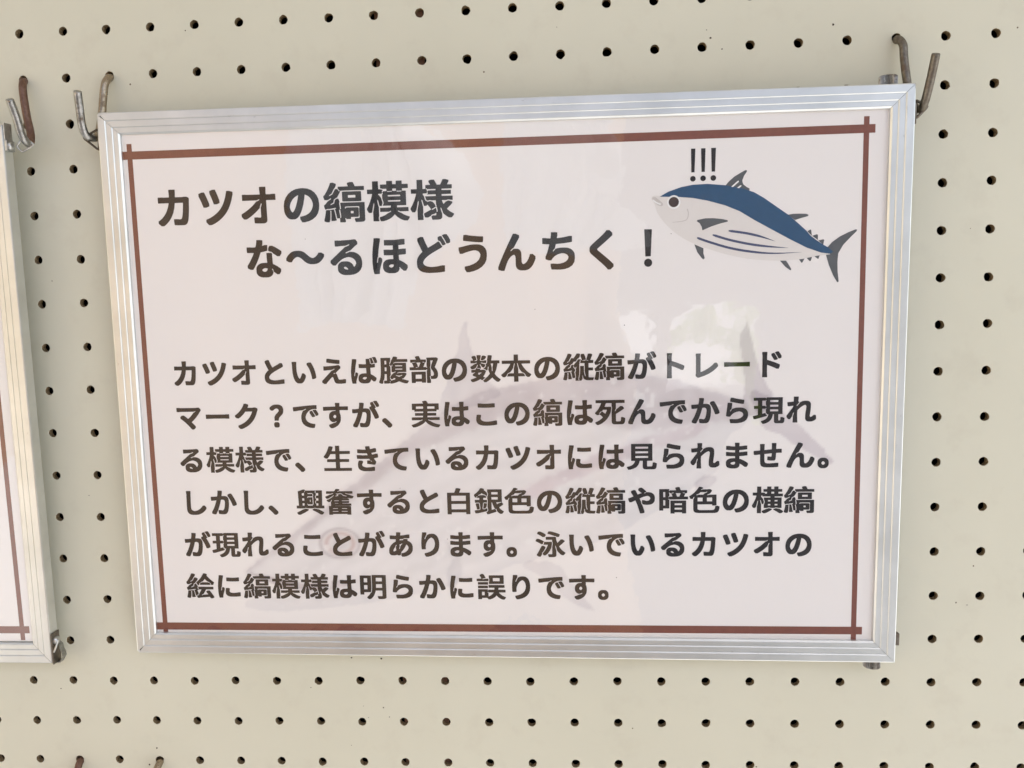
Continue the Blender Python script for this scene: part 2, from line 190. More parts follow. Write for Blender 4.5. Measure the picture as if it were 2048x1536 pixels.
     [419,699, 426,705, 501,705, 556,698, 605,695, 702,695, 780,701, 835,708, 897,708, 902,705, 904,699, 903,571, 900,565, 895,563, 764,555, 559,555, 428,563, 422,566, 419,574],
    ],
    'の': [
     [76,144, 57,209, 52,269, 52,347, 69,449, 110,540, 177,623, 272,693, 371,733, 488,750, 561,750, 665,737, 762,699, 773,691, 840,640, 897,564, 931,478, 945,379, 945,321, 934,228, 900,137, 848,65, 767,3, 676,-38, 566,-63, 504,-63, 496,-59, 451,14, 451,66, 454,74, 533,86, 600,107, 660,139, 702,172, 716,186, 749,230, 780,306, 786,353, 784,384, 780,400, 757,465, 719,522, 673,562, 598,598, 591,592, 578,504, 546,363, 502,228, 466,150, 442,110, 430,92, 387,47, 345,22, 303,13, 228,13, 189,21, 147,45, 136,56, 108,87],
     [425,587, 415,585, 348,549, 285,492, 240,428, 214,366, 206,316, 206,293, 209,280, 220,243, 235,212, 243,200, 264,182, 270,181, 283,190, 307,220, 332,264, 356,319, 387,413, 403,470, 427,582],
    ],
    'は': [
     [137,802, 215,802, 283,796, 289,793, 291,788, 291,735, 276,678, 253,551, 235,418, 229,342, 217,332, 207,301, 193,215, 197,208, 202,206, 210,206, 215,212, 224,248, 230,295, 240,327, 243,330, 290,330, 330,301, 333,293, 333,246, 277,77, 261,19, 259,4, 260,-56, 257,-62, 243,-65, 199,-68, 126,-68, 118,-65, 104,-17, 89,74, 78,217, 81,389, 94,525, 127,746, 130,795],
     [780,802, 785,798, 786,788, 786,743, 779,683, 780,630, 801,630, 876,643, 944,643, 949,640, 950,634, 950,514, 947,505, 889,495, 788,487, 779,480, 781,379, 789,264, 796,258, 861,226, 905,197, 984,134, 987,126, 986,74, 945,9, 936,5, 871,6, 809,60, 796,70, 790,70, 778,27, 757,-8, 720,-39, 671,-57, 618,-63, 543,-63, 483,-57, 431,-44, 388,-20, 361,8, 345,40, 339,74, 339,144, 345,183, 361,215, 393,248, 439,275, 483,288, 504,291, 632,296, 633,329, 628,402, 628,472, 626,477, 621,479, 447,479, 366,485, 362,493, 363,618, 371,622, 441,622, 540,614, 595,614, 624,617, 627,621, 628,629, 628,686, 622,738, 624,798, 632,802],
     [638,152, 629,158, 590,166, 553,163, 538,158, 508,142, 496,129, 491,118, 500,105, 517,92, 538,81, 572,76, 600,86, 620,103, 632,123],
    ],
    'ば': [
     [113,791, 194,791, 254,786, 262,782, 265,777, 265,720, 253,670, 227,527, 209,389, 206,340, 202,330, 188,314, 169,212, 169,196, 173,190, 184,188, 192,194, 209,295, 218,319, 267,319, 303,291, 307,285, 307,225, 243,35, 235,1, 234,-67, 230,-73, 225,-76, 186,-78, 95,-77, 81,-30, 65,58, 55,181, 55,334, 57,347, 57,384, 71,517, 101,720, 107,785],
     [370,-35, 337,-2, 321,32, 315,66, 315,137, 324,176, 340,208, 370,238, 415,265, 460,278, 486,281, 607,285, 609,306, 604,379, 604,449, 601,465, 595,468, 418,469, 342,475, 339,483, 340,608, 348,612, 413,612, 501,604, 598,604, 602,610, 599,780, 602,790, 723,792, 730,809, 775,823, 822,823, 829,838, 874,853, 945,853, 953,842, 975,794, 1007,717, 1007,657, 993,649, 960,638, 928,638, 910,647, 892,704, 845,814, 837,820, 827,817, 823,808, 826,793, 869,696, 885,644, 866,636, 822,625, 793,626, 787,621, 787,610, 793,605, 803,602, 829,601, 900,622, 923,613, 924,498, 921,493, 905,490, 824,479, 772,476, 757,473, 754,470, 764,254, 770,248, 822,223, 876,189, 958,123, 961,116, 961,64, 939,27, 915,-7, 850,-8, 777,54, 767,59, 752,12, 733,-18, 720,-31, 694,-51, 668,-62, 650,-68, 611,-73, 496,-73, 465,-70, 410,-57],
     [614,142, 603,147, 579,153, 543,155, 514,147, 493,137, 474,121, 467,108, 474,95, 491,81, 514,71, 548,66, 577,76, 594,90, 609,116],
     [738,786, 730,780, 729,772, 737,743, 752,642, 753,621, 757,617, 762,617, 775,621, 776,650, 757,764, 750,782],
    ],
    'ほ': [
     [137,796, 215,797, 275,791, 288,788, 291,782, 291,730, 274,665, 250,535, 232,389, 232,366, 229,350, 217,334, 209,306, 196,235, 196,215, 199,208, 204,206, 212,206, 218,212, 233,301, 240,327, 246,333, 290,332, 331,301, 333,293, 333,243, 287,108, 266,38, 260,9, 260,-56, 257,-62, 243,-65, 199,-68, 126,-68, 118,-65, 110,-43, 102,-7, 89,71, 78,215, 81,392, 97,548, 125,728, 130,790],
     [921,762, 924,754, 923,634, 908,628, 809,620, 772,619, 762,616, 760,527, 764,521, 783,521, 871,531, 944,530, 948,522, 947,400, 928,393, 770,382, 763,376, 763,340, 768,262, 772,256, 816,239, 889,200, 945,160, 981,129, 981,69, 942,4, 934,-3, 868,-2, 829,36, 793,65, 788,82, 777,88, 770,86, 766,79, 771,64, 771,48, 754,6, 730,-21, 694,-41, 655,-52, 624,-55, 520,-55, 488,-52, 444,-41, 402,-20, 371,8, 349,53, 344,90, 344,144, 350,178, 365,212, 397,244, 431,265, 491,281, 522,284, 616,284, 619,288, 620,306, 617,319, 617,368, 611,377, 434,377, 421,380, 382,380, 376,384, 375,506, 379,514, 473,515, 546,510, 605,510, 613,512, 615,517, 615,605, 611,611, 473,612, 460,614, 397,615, 392,618, 392,743, 402,747, 655,745, 772,753, 855,763],
     [625,147, 621,150, 585,158, 564,158, 543,153, 520,142, 503,129, 498,116, 512,99, 535,86, 556,81, 569,81, 592,89, 609,103, 619,118, 625,137],
    ],
    'ま': [
     [855,-23, 848,-26, 785,-25, 754,2, 699,43, 642,80, 621,90, 617,84, 617,64, 611,27, 598,-4, 578,-30, 540,-57, 491,-73, 428,-78, 374,-78, 303,-73, 254,-62, 207,-41, 173,-11, 152,30, 146,71, 146,134, 151,168, 172,207, 204,239, 259,267, 314,281, 382,286, 454,287, 458,293, 458,332, 455,350, 449,354, 316,354, 194,362, 152,368, 148,376, 149,501, 158,505, 217,505, 264,497, 345,490, 452,487, 456,493, 456,556, 454,561, 449,562, 327,565, 160,580, 155,584, 154,590, 154,707, 157,715, 228,716, 345,701, 452,695, 455,699, 456,725, 451,769, 451,819, 454,824, 462,825, 606,824, 609,816, 609,764, 604,709, 608,703, 663,706, 798,724, 863,724, 871,720, 872,597, 868,589, 717,573, 611,567, 603,564, 602,558, 602,498, 605,492, 723,503, 806,515, 871,515, 879,512, 880,387, 876,378, 738,362, 663,357, 618,356, 609,353, 607,347, 609,269, 613,262, 676,241, 759,202, 840,153, 900,106, 900,45],
     [463,144, 449,151, 410,156, 363,147, 324,130, 309,116, 303,108, 303,100, 321,79, 350,66, 389,57, 415,63, 436,73, 450,87, 461,110],
    ],
    'や': [
     [434,-83, 428,-80, 387,66, 346,194, 309,290, 270,379, 262,379, 137,318, 66,318, 58,327, 24,400, 23,452, 27,460, 103,485, 178,516, 199,527, 197,535, 176,574, 120,660, 121,717, 168,739, 204,752, 264,752, 272,750, 350,603, 355,597, 457,634, 478,635, 483,638, 487,647, 483,656, 462,659, 375,735, 372,743, 372,790, 376,799, 431,837, 493,838, 507,832, 533,812, 643,715, 648,707, 650,678, 733,677, 788,671, 845,651, 889,622, 923,582, 942,540, 950,485, 950,433, 945,381, 926,329, 893,285, 871,269, 842,251, 788,232, 712,224, 647,224, 574,232, 538,240, 521,248, 506,275, 498,311, 497,363, 501,389, 509,393, 569,393, 626,373, 668,364, 686,365, 730,378, 765,405, 778,420, 791,452, 791,467, 780,488, 770,502, 736,528, 704,538, 681,541, 626,530, 564,512, 493,486, 423,454, 425,441, 476,321, 474,303, 483,264, 499,237, 512,225, 586,1, 586,-54, 579,-62, 499,-83],
     [582,642, 587,636, 595,635, 621,646, 638,657, 640,670, 634,676, 626,677, 598,663, 584,655],
    ],
    'ら': [
     [196,642, 277,643, 337,635, 346,631, 349,626, 349,566, 339,514, 331,449, 327,436, 314,410, 298,392, 280,360, 280,350, 285,345, 296,345, 302,350, 329,399, 337,407, 348,426, 389,444, 423,455, 454,463, 501,471, 535,474, 642,474, 697,468, 763,446, 819,411, 856,368, 877,327, 888,267, 888,199, 874,121, 832,47, 762,-10, 660,-49, 520,-70, 314,-68, 287,-64, 263,12, 263,69, 267,77, 350,78, 408,73, 491,76, 520,78, 543,84, 618,107, 684,151, 718,199, 726,243, 706,282, 684,303, 658,319, 603,338, 564,338, 483,319, 449,306, 395,278, 361,252, 315,207, 285,160, 212,159, 147,176, 143,183, 143,248, 166,384, 187,566, 190,623],
     [741,608, 736,600, 730,599, 668,599, 647,602, 462,635, 287,676, 279,683, 279,738, 298,811, 306,815, 371,815, 434,797, 566,768, 699,745, 754,738, 758,730, 758,676],
    ],
    'り': [
     [337,-80, 329,-72, 287,-7, 287,51, 293,54, 389,74, 478,105, 564,157, 622,222, 658,306, 672,402, 669,441, 653,514, 634,558, 605,598, 561,627, 551,627, 525,621, 469,584, 451,566, 415,525, 376,459, 347,387, 334,321, 333,282, 336,267, 335,201, 329,198, 264,193, 197,193, 189,195, 185,202, 180,248, 175,345, 177,478, 188,595, 211,764, 214,816, 220,822, 332,823, 368,820, 374,816, 375,756, 366,722, 352,699, 313,618, 302,587, 303,577, 309,571, 319,571, 325,577, 347,634, 379,696, 382,707, 413,733, 470,760, 520,768, 608,768, 658,759, 715,728, 763,676, 799,605, 823,509, 828,439, 828,358, 814,241, 775,139, 719,66, 700,48, 624,-7, 522,-51, 408,-81],
    ],
    'る': [
     [204,767, 277,768, 293,765, 376,765, 389,768, 572,773, 642,779, 668,784, 736,784, 747,777, 786,728, 789,720, 789,673, 785,664, 730,625, 595,513, 574,512, 512,489, 483,476, 478,470, 477,465, 483,454, 493,453, 582,489, 681,481, 746,460, 790,434, 810,420, 856,371, 882,316, 893,251, 893,194, 883,121, 850,52, 794,-4, 730,-41, 647,-65, 569,-73, 452,-73, 418,-70, 363,-57, 316,-33, 284,-4, 264,30, 258,61, 258,139, 261,160, 270,179, 277,195, 303,222, 332,241, 368,255, 408,260, 488,260, 535,255, 579,239, 619,212, 635,196, 655,170, 678,122, 684,122, 704,144, 726,181, 736,215, 731,243, 710,283, 678,315, 645,335, 621,345, 574,359, 546,362, 512,359, 439,340, 379,312, 323,275, 270,229, 215,174, 199,164, 134,165, 78,222, 76,230, 76,277, 82,289, 461,605, 470,610, 483,610, 538,631, 574,646, 581,655, 578,665, 566,669, 478,635, 348,630, 275,622, 210,623, 204,629, 203,634, 201,756],
     [524,64, 522,75, 497,105, 480,119, 452,132, 438,129, 421,117, 414,108, 413,103, 420,92, 439,79, 462,68, 499,60, 517,60],
    ],
    'れ': [
     [1009,48, 978,18, 949,-2, 892,-28, 855,-36, 816,-39, 759,-39, 736,-36, 697,-23, 671,0, 655,26, 646,53, 643,77, 643,183, 651,267, 672,407, 679,483, 673,505, 660,525, 642,535, 629,536, 569,509, 519,478, 473,442, 431,406, 379,353, 378,301, 375,288, 375,137, 378,123, 380,27, 385,-12, 384,-67, 376,-70, 228,-69, 224,-61, 224,-12, 227,4, 229,152, 262,256, 263,267, 260,272, 249,276, 241,269, 212,178, 209,165, 210,150, 139,50, 77,49, 66,55, 19,118, 18,173, 22,184, 113,302, 208,433, 239,480, 242,506, 236,510, 129,495, 53,496, 50,501, 42,577, 43,634, 48,638, 100,638, 186,646, 241,654, 251,657, 255,704, 253,816, 256,824, 262,825, 355,825, 368,823, 413,822, 418,819, 419,759, 406,673, 410,664, 434,637, 435,616, 361,533, 354,517, 355,512, 361,506, 368,505, 374,508, 391,532, 440,584, 448,597, 446,613, 517,653, 566,671, 621,679, 694,679, 723,677, 767,663, 793,643, 814,616, 827,582, 831,556, 831,449, 823,368, 797,173, 797,150, 800,139, 807,126, 819,118, 853,133, 874,146, 926,192, 993,191, 1000,178, 1010,110],
    ],
    'ん': [
     [40,-36, 40,22, 97,160, 217,410, 426,809, 491,809, 577,775, 583,767, 583,715, 514,603, 446,483, 433,478, 425,467, 415,465, 384,440, 361,416, 360,405, 366,399, 376,399, 418,438, 439,453, 527,453, 543,450, 567,441, 598,416, 614,394, 625,366, 630,329, 633,147, 639,121, 647,105, 655,96, 673,84, 691,87, 738,115, 758,137, 775,157, 807,212, 827,262, 842,311, 848,319, 915,319, 983,264, 984,207, 957,138, 916,61, 879,13, 837,-24, 819,-36, 767,-59, 704,-68, 624,-68, 598,-65, 548,-49, 516,-22, 498,4, 488,32, 485,51, 482,79, 482,220, 479,259, 473,280, 463,298, 441,312, 397,293, 363,268, 331,233, 303,194, 285,163, 261,110, 222,9, 197,-67, 124,-68, 61,-46],
    ],
    'オ': [
     [934,637, 935,501, 931,493, 704,495, 696,491, 700,19, 692,-17, 682,-30, 663,-46, 637,-57, 608,-60, 504,-60, 491,-58, 387,-55, 379,-50, 375,-43, 370,19, 370,82, 373,90, 444,91, 527,81, 536,84, 543,92, 547,108, 547,290, 544,311, 578,402, 577,413, 569,419, 561,418, 556,413, 527,337, 524,327, 524,314, 521,308, 421,213, 348,155, 262,94, 178,45, 116,44, 104,51, 55,105, 52,116, 52,163, 56,174, 152,227, 252,295, 332,359, 372,397, 444,471, 460,471, 475,477, 517,498, 523,506, 521,517, 512,521, 473,501, 452,495, 92,492, 87,495, 86,501, 86,631, 90,639, 152,640, 230,633, 538,633, 541,639, 536,717, 531,748, 533,811, 540,815, 684,815, 692,814, 695,806, 695,741, 690,694, 695,634, 793,633, 868,640, 926,640],
    ],
    'カ': [
     [76,1, 73,9, 74,61, 137,102, 167,126, 221,181, 273,251, 301,301, 333,376, 356,457, 362,488, 361,493, 355,495, 95,493, 91,504, 91,629, 95,637, 184,638, 243,633, 376,633, 380,637, 383,652, 383,720, 378,756, 379,814, 387,817, 535,817, 541,816, 544,808, 544,751, 536,650, 539,634, 720,633, 759,638, 832,638, 889,608, 891,543, 885,504, 880,363, 862,170, 846,82, 827,25, 811,-5, 794,-22, 764,-38, 741,-44, 585,-44, 491,-39, 485,-35, 482,-20, 474,48, 474,97, 477,105, 556,107, 616,99, 650,99, 671,109, 681,126, 700,183, 713,256, 729,423, 732,488, 730,493, 725,495, 533,495, 525,493, 502,368, 476,280, 465,248, 421,157, 368,81, 351,61, 288,-3, 239,-41, 215,-57, 150,-57, 137,-50],
    ],
    'ク': [
     [238,-75, 168,-9, 168,51, 264,87, 332,118, 410,165, 458,199, 496,232, 555,290, 609,360, 661,449, 687,504, 703,548, 702,551, 697,552, 455,551, 398,480, 325,405, 257,346, 202,308, 134,308, 66,358, 63,368, 63,413, 65,420, 150,479, 208,530, 268,592, 314,652, 356,717, 387,777, 408,835, 415,838, 478,838, 572,806, 573,748, 542,696, 540,691, 543,688, 728,687, 772,698, 837,697, 902,659, 909,650, 909,597, 891,561, 859,462, 824,383, 786,311, 747,251, 706,196, 664,150, 604,92, 546,47, 473,1, 385,-43, 309,-75],
    ],
    'ツ': [
     [931,720, 935,712, 935,655, 920,610, 903,543, 877,465, 853,405, 817,329, 794,288, 745,217, 699,164, 629,96, 565,45, 496,1, 426,-36, 358,-64, 296,-65, 288,-63, 222,6, 222,66, 230,72, 301,97, 355,123, 439,172, 501,219, 527,242, 561,273, 604,321, 653,392, 687,457, 708,504, 744,610, 760,676, 772,741, 780,745, 845,744],
     [322,387, 246,359, 181,359, 173,363, 119,506, 63,631, 63,686, 66,694, 145,724, 204,724, 213,720, 275,577, 325,449, 325,394],
     [587,458, 514,432, 449,432, 441,435, 398,561, 345,694, 344,748, 348,757, 423,783, 483,784, 492,780, 538,668, 590,522, 591,467],
    ],
    'ト': [
     [296,803, 454,804, 463,801, 464,738, 456,657, 458,538, 673,463, 819,403, 876,375, 883,368, 882,311, 852,235, 848,229, 840,226, 777,227, 707,262, 587,314, 478,356, 462,361, 457,360, 458,53, 464,-2, 463,-54, 457,-60, 303,-60, 298,-59, 294,-54, 294,9, 299,53, 299,694, 292,751, 292,798],
    ],
    'ド': [
     [264,790, 423,791, 431,788, 432,725, 425,639, 425,530, 428,523, 540,486, 694,429, 828,371, 848,361, 851,355, 851,295, 819,220, 814,214, 809,213, 743,214, 682,246, 574,293, 467,335, 431,348, 426,347, 425,90, 432,-20, 432,-67, 426,-73, 272,-73, 267,-72, 263,-67, 263,-4, 268,51, 268,670, 260,735, 260,782],
     [783,540, 725,513, 663,513, 655,516, 611,595, 566,665, 565,717, 568,725, 621,750, 674,748, 680,722, 713,676, 752,610, 783,551],
     [686,772, 746,802, 812,801, 864,725, 905,655, 905,592, 850,563, 801,564, 786,600, 752,660, 706,728, 697,746, 686,754],
    ],
    'マ': [
     [69,712, 77,716, 139,716, 210,708, 785,708, 829,716, 895,716, 906,712, 963,665, 966,657, 965,605, 944,580, 898,509, 855,451, 799,381, 751,328, 669,246, 610,194, 612,189, 693,105, 746,43, 747,-12, 736,-26, 673,-75, 602,-74, 555,-15, 497,51, 382,169, 290,250, 196,324, 193,332, 193,379, 194,384, 202,393, 257,436, 329,437, 408,377, 478,318, 486,317, 520,344, 585,406, 640,467, 698,540, 738,558, 744,564, 746,572, 757,570, 764,573, 768,579, 765,590, 759,593, 751,593, 746,587, 743,579, 730,580, 704,570, 212,570, 158,565, 74,565, 69,568, 68,574],
    ],
    'レ': [
     [191,775, 350,776, 356,775, 359,769, 359,720, 352,652, 352,150, 354,142, 382,149, 469,186, 579,245, 678,312, 747,371, 827,455, 892,455, 901,452, 942,387, 942,327, 867,246, 791,181, 691,113, 600,63, 475,8, 337,-37, 314,-49, 246,-49, 190,-2, 185,9, 185,58, 195,97, 195,650, 188,712, 188,767],
    ],
    'ー': [
     [65,311, 65,454, 66,460, 72,463, 168,463, 181,461, 246,461, 262,458, 762,458, 842,463, 921,463, 928,462, 932,457, 932,314, 931,308, 926,305, 840,305, 772,310, 249,310, 158,305, 77,304, 69,306],
    ],
    '奮': [
     [118,-98, 115,-87, 115,222, 121,229, 186,229, 192,233, 193,384, 207,394, 226,431, 226,446, 223,452, 217,453, 206,444, 186,405, 185,392, 163,376, 103,375, 97,376, 79,395, 48,420, 47,449, 51,455, 69,465, 92,469, 132,488, 223,542, 268,577, 297,608, 303,621, 298,625, 290,621, 202,558, 147,524, 98,498, 48,498, 9,545, 8,574, 11,582, 108,620, 160,647, 264,678, 283,691, 286,696, 280,700, 257,700, 194,682, 43,682, 38,686, 36,691, 38,772, 46,776, 316,776, 325,782, 343,806, 373,855, 384,859, 441,859, 501,849, 507,845, 508,814, 498,795, 493,793, 486,796, 478,796, 472,790, 470,782, 457,783, 444,777, 438,767, 439,761, 444,758, 465,761, 470,767, 473,775, 475,775, 483,773, 499,776, 957,775, 961,767, 961,691, 960,686, 954,682, 798,682, 730,700, 707,700, 701,696, 704,691, 723,678, 837,647, 895,623, 939,607, 986,595, 990,587, 989,558, 949,508, 941,505, 882,505, 850,515, 824,515, 806,523, 793,522, 780,515, 595,514, 594,512, 600,511, 780,511, 793,501, 811,497, 817,498, 824,506, 827,505, 828,498, 828,436, 822,430, 806,435, 585,435, 577,432, 573,426, 576,415, 585,411, 806,411, 819,416, 824,415, 828,407, 827,341, 811,343, 783,336, 598,336, 592,334, 592,324, 600,320, 785,320, 801,318, 822,320, 895,320, 900,317, 901,311, 901,243, 898,235, 882,234, 871,241, 861,242, 853,241, 840,234, 334,233, 334,230, 340,229, 840,229, 853,220, 861,219, 871,220, 879,227, 884,228, 888,217, 887,-93, 879,-97, 754,-96, 748,-93, 747,-74, 741,-71, 262,-71, 254,-73, 252,-93, 246,-99],
     [240,27, 246,17, 257,15, 428,15, 437,19, 440,27, 434,38, 423,39, 251,39, 242,35],
     [760,27, 754,38, 743,39, 566,39, 557,35, 555,27, 561,17, 572,15, 749,15, 758,19],
     [427,129, 427,139, 421,143, 259,143, 254,141, 253,137, 253,126, 259,122, 421,122, 426,124],
     [568,137, 568,126, 574,122, 741,122, 746,124, 747,129, 747,139, 741,143, 574,143, 569,141],
     [453,327, 452,334, 447,336, 337,336, 332,334, 331,329, 332,322, 337,320, 447,320, 452,322],
     [313,423, 318,413, 329,411, 462,411, 469,415, 471,423, 465,433, 454,435, 322,434, 315,431],
     [755,587, 751,593, 730,606, 632,639, 605,669, 595,673, 587,681, 577,683, 569,692, 559,695, 530,695, 480,690, 449,682, 387,686, 380,678, 383,668, 389,664, 426,658, 430,644, 429,637, 415,623, 405,621, 366,600, 356,587, 358,584, 376,583, 421,601, 460,602, 462,605, 454,623, 450,647, 453,657, 486,666, 543,673, 566,669, 576,660, 585,657, 614,621, 622,605, 626,602, 660,601, 720,583, 749,583],
    ],
    '実': [
     [46,757, 56,760, 423,761, 431,772, 432,780, 426,788, 413,790, 402,806, 402,840, 410,845, 480,862, 538,860, 567,819, 591,764, 595,761, 952,759, 956,746, 956,540, 952,532, 880,530, 877,480, 871,474, 577,474, 568,470, 568,428, 572,422, 861,421, 865,413, 863,326, 855,323, 572,322, 565,316, 560,272, 564,268, 569,268, 973,267, 977,259, 977,173, 975,167, 970,164, 647,164, 603,182, 585,182, 582,178, 592,165, 605,157, 637,141, 676,126, 702,105, 767,66, 827,40, 853,32, 897,19, 983,2, 987,-4, 986,-33, 959,-69, 944,-96, 936,-99, 871,-99, 780,-78, 697,-46, 624,-7, 564,39, 524,82, 496,117, 488,112, 448,66, 403,30, 314,-26, 233,-62, 137,-96, 72,-97, 64,-94, 43,-63, 19,-35, 18,-9, 22,-2, 116,29, 191,60, 251,92, 303,127, 384,160, 393,168, 396,176, 392,181, 376,182, 329,164, 35,164, 30,167, 29,173, 30,264, 38,268, 404,269, 414,293, 419,319, 415,322, 147,324, 143,332, 143,415, 147,420, 152,422, 421,422, 424,428, 424,467, 422,472, 418,474, 134,474, 128,480, 126,530, 48,532, 44,543],
     [185,652, 185,579, 189,573, 415,573, 424,577, 424,650, 421,656, 194,656],
     [810,577, 810,650, 806,656, 577,656, 568,652, 568,579, 572,573, 801,573],
    ],
    '数': [
     [600,849, 673,849, 723,841, 731,834, 732,801, 706,670, 710,664, 973,664, 981,660, 981,561, 975,557, 921,557, 912,553, 901,480, 872,355, 848,282, 814,199, 829,173, 861,128, 892,92, 928,57, 964,30, 1004,4, 1004,-28, 952,-88, 892,-89, 853,-65, 784,-4, 728,63, 702,34, 647,-18, 574,-72, 525,-101, 462,-101, 437,-61, 418,-38, 418,-33, 431,-34, 436,-31, 447,-16, 486,13, 499,27, 501,44, 559,88, 595,125, 629,167, 651,202, 621,280, 604,332, 615,418, 614,433, 608,449, 603,450, 598,447, 592,433, 583,345, 577,329, 569,321, 533,320, 512,343, 465,369, 450,373, 448,379, 448,397, 452,405, 454,407, 467,401, 480,406, 491,417, 520,459, 531,485, 528,501, 530,517, 517,527, 524,551, 530,557, 540,555, 548,557, 557,566, 564,582, 573,639, 573,657, 570,665, 573,681, 567,691, 568,702, 581,756, 594,842],
     [46,-88, 9,-30, 9,2, 121,40, 178,67, 189,68, 198,79, 189,90, 178,92, 79,137, 79,173, 102,207, 106,212, 118,214, 134,224, 139,236, 155,235, 160,241, 161,248, 158,255, 150,258, 141,254, 137,243, 40,243, 36,251, 37,337, 46,341, 173,343, 188,376, 202,395, 212,405, 223,408, 258,496, 257,517, 254,520, 249,517, 235,501, 206,433, 178,404, 143,379, 134,376, 98,365, 48,363, 14,410, 8,423, 8,449, 11,454, 66,485, 134,535, 212,568, 224,579, 228,587, 223,591, 204,591, 158,573, 25,573, 17,576, 17,668, 25,672, 100,672, 105,676, 83,728, 56,775, 56,808, 64,814, 113,833, 171,833, 180,827, 200,793, 213,735, 220,689, 215,682, 184,676, 160,666, 154,663, 152,657, 158,653, 197,654, 220,660, 228,667, 238,672, 242,678, 242,715, 224,793, 225,856, 233,859, 358,858, 362,850, 362,790, 336,699, 336,678, 344,665, 355,659, 389,653, 436,654, 457,665, 475,672, 546,671, 553,665, 541,590, 530,574, 454,573, 389,591, 361,591, 355,587, 362,579, 382,568, 486,538, 510,522, 508,512, 511,501, 504,483, 470,430, 457,420, 426,420, 389,450, 379,462, 347,525, 332,535, 328,530, 328,514, 332,504, 358,452, 362,436, 361,389, 355,385, 335,383, 333,358, 329,342, 405,341, 421,344, 460,343, 499,322, 512,311, 525,312, 528,308, 528,290, 502,220, 478,173, 431,103, 438,95, 492,61, 494,48, 480,41, 434,5, 423,-6, 413,-23, 379,-23, 340,4, 327,9, 262,-31, 173,-70, 113,-89],
     [374,238, 368,244, 363,245, 350,242, 283,242, 277,237, 255,191, 259,187, 298,168, 306,167, 337,205, 372,225, 375,230],
     [733,283, 738,289, 745,308, 745,405, 742,423, 758,485, 768,553, 762,557, 694,557, 690,553, 690,545, 719,431, 721,410, 722,306, 729,288],
     [323,384, 320,394, 309,401, 264,403, 249,409, 241,406, 237,400, 241,388, 254,383, 290,381, 311,375, 319,378],
     [361,686, 360,696, 389,795, 407,832, 412,837, 475,838, 520,819, 538,809, 538,775, 499,715, 491,707, 428,676, 415,666],
    ],
    '明': [
     [957,814, 961,803, 961,-20, 958,-38, 947,-59, 934,-73, 921,-80, 879,-91, 811,-97, 681,-95, 652,-22, 651,6, 655,14, 801,13, 817,19, 820,32, 820,220, 814,224, 598,224, 592,222, 589,215, 580,173, 556,103, 528,43, 495,-9, 454,-57, 402,-103, 337,-103, 312,-77, 283,-52, 282,-17, 351,48, 405,128, 413,146, 428,147, 437,155, 447,176, 453,202, 461,272, 460,303, 463,311, 464,353, 466,366, 467,811, 478,815],
     [51,71, 47,82, 48,793, 59,797, 438,795, 443,785, 443,358, 440,345, 441,306, 438,298, 429,209, 424,181, 419,170, 413,165, 408,164, 189,163, 185,157, 185,79, 181,71],
     [303,431, 194,432, 186,430, 185,280, 187,272, 296,271, 303,273, 305,423],
     [605,330, 613,328, 818,329, 820,337, 819,466, 811,469, 609,467, 607,462],
     [303,691, 194,692, 186,690, 185,545, 187,538, 296,536, 303,538, 305,683],
     [819,575, 820,699, 818,707, 616,708, 608,706, 607,582, 609,574, 811,573],
    ],
    '暗': [
     [928,369, 930,-82, 926,-93, 798,-94, 792,-87, 791,-59, 785,-55, 561,-55, 553,-55, 550,-59, 549,-90, 543,-96, 421,-97, 413,-93, 411,360, 415,371, 918,372],
     [48,12, 44,25, 44,775, 48,785, 371,786, 377,782, 377,767, 365,743, 365,725, 371,717, 379,716, 387,722, 389,738, 395,742, 592,742, 595,746, 593,754, 573,803, 573,832, 576,840, 582,843, 645,859, 702,859, 710,856, 715,845, 754,743, 954,742, 962,738, 963,642, 957,638, 902,636, 900,616, 858,519, 863,515, 989,514, 992,501, 992,420, 989,413, 384,411, 378,415, 371,434, 366,437, 358,436, 352,428, 354,410, 361,402, 376,402, 378,397, 376,92, 368,88, 181,88, 177,82, 177,19, 173,11],
     [791,51, 792,105, 788,111, 559,112, 550,108, 550,53, 553,47, 783,47],
     [181,195, 236,195, 242,199, 242,381, 238,387, 184,388, 177,384, 177,202],
     [791,267, 783,271, 553,270, 550,264, 550,212, 559,208, 788,208, 792,215],
     [371,663, 366,657, 365,642, 368,629, 377,613, 377,527, 374,524, 361,525, 355,519, 352,509, 354,493, 361,490, 371,492, 378,512, 382,515, 477,517, 473,538, 446,613, 444,636, 392,639, 389,642, 385,660, 379,664],
     [238,679, 184,679, 177,676, 177,501, 181,495, 236,495, 242,498, 242,673],
     [591,637, 591,631, 606,592, 629,517, 634,515, 697,515, 704,519, 741,616, 745,637],
     [526,652, 520,656, 473,656, 459,650, 456,639, 462,631, 470,630, 522,646],
     [813,652, 814,647, 822,644, 871,633, 879,634, 885,642, 884,650, 876,656, 819,656],
    ],
    '本': [
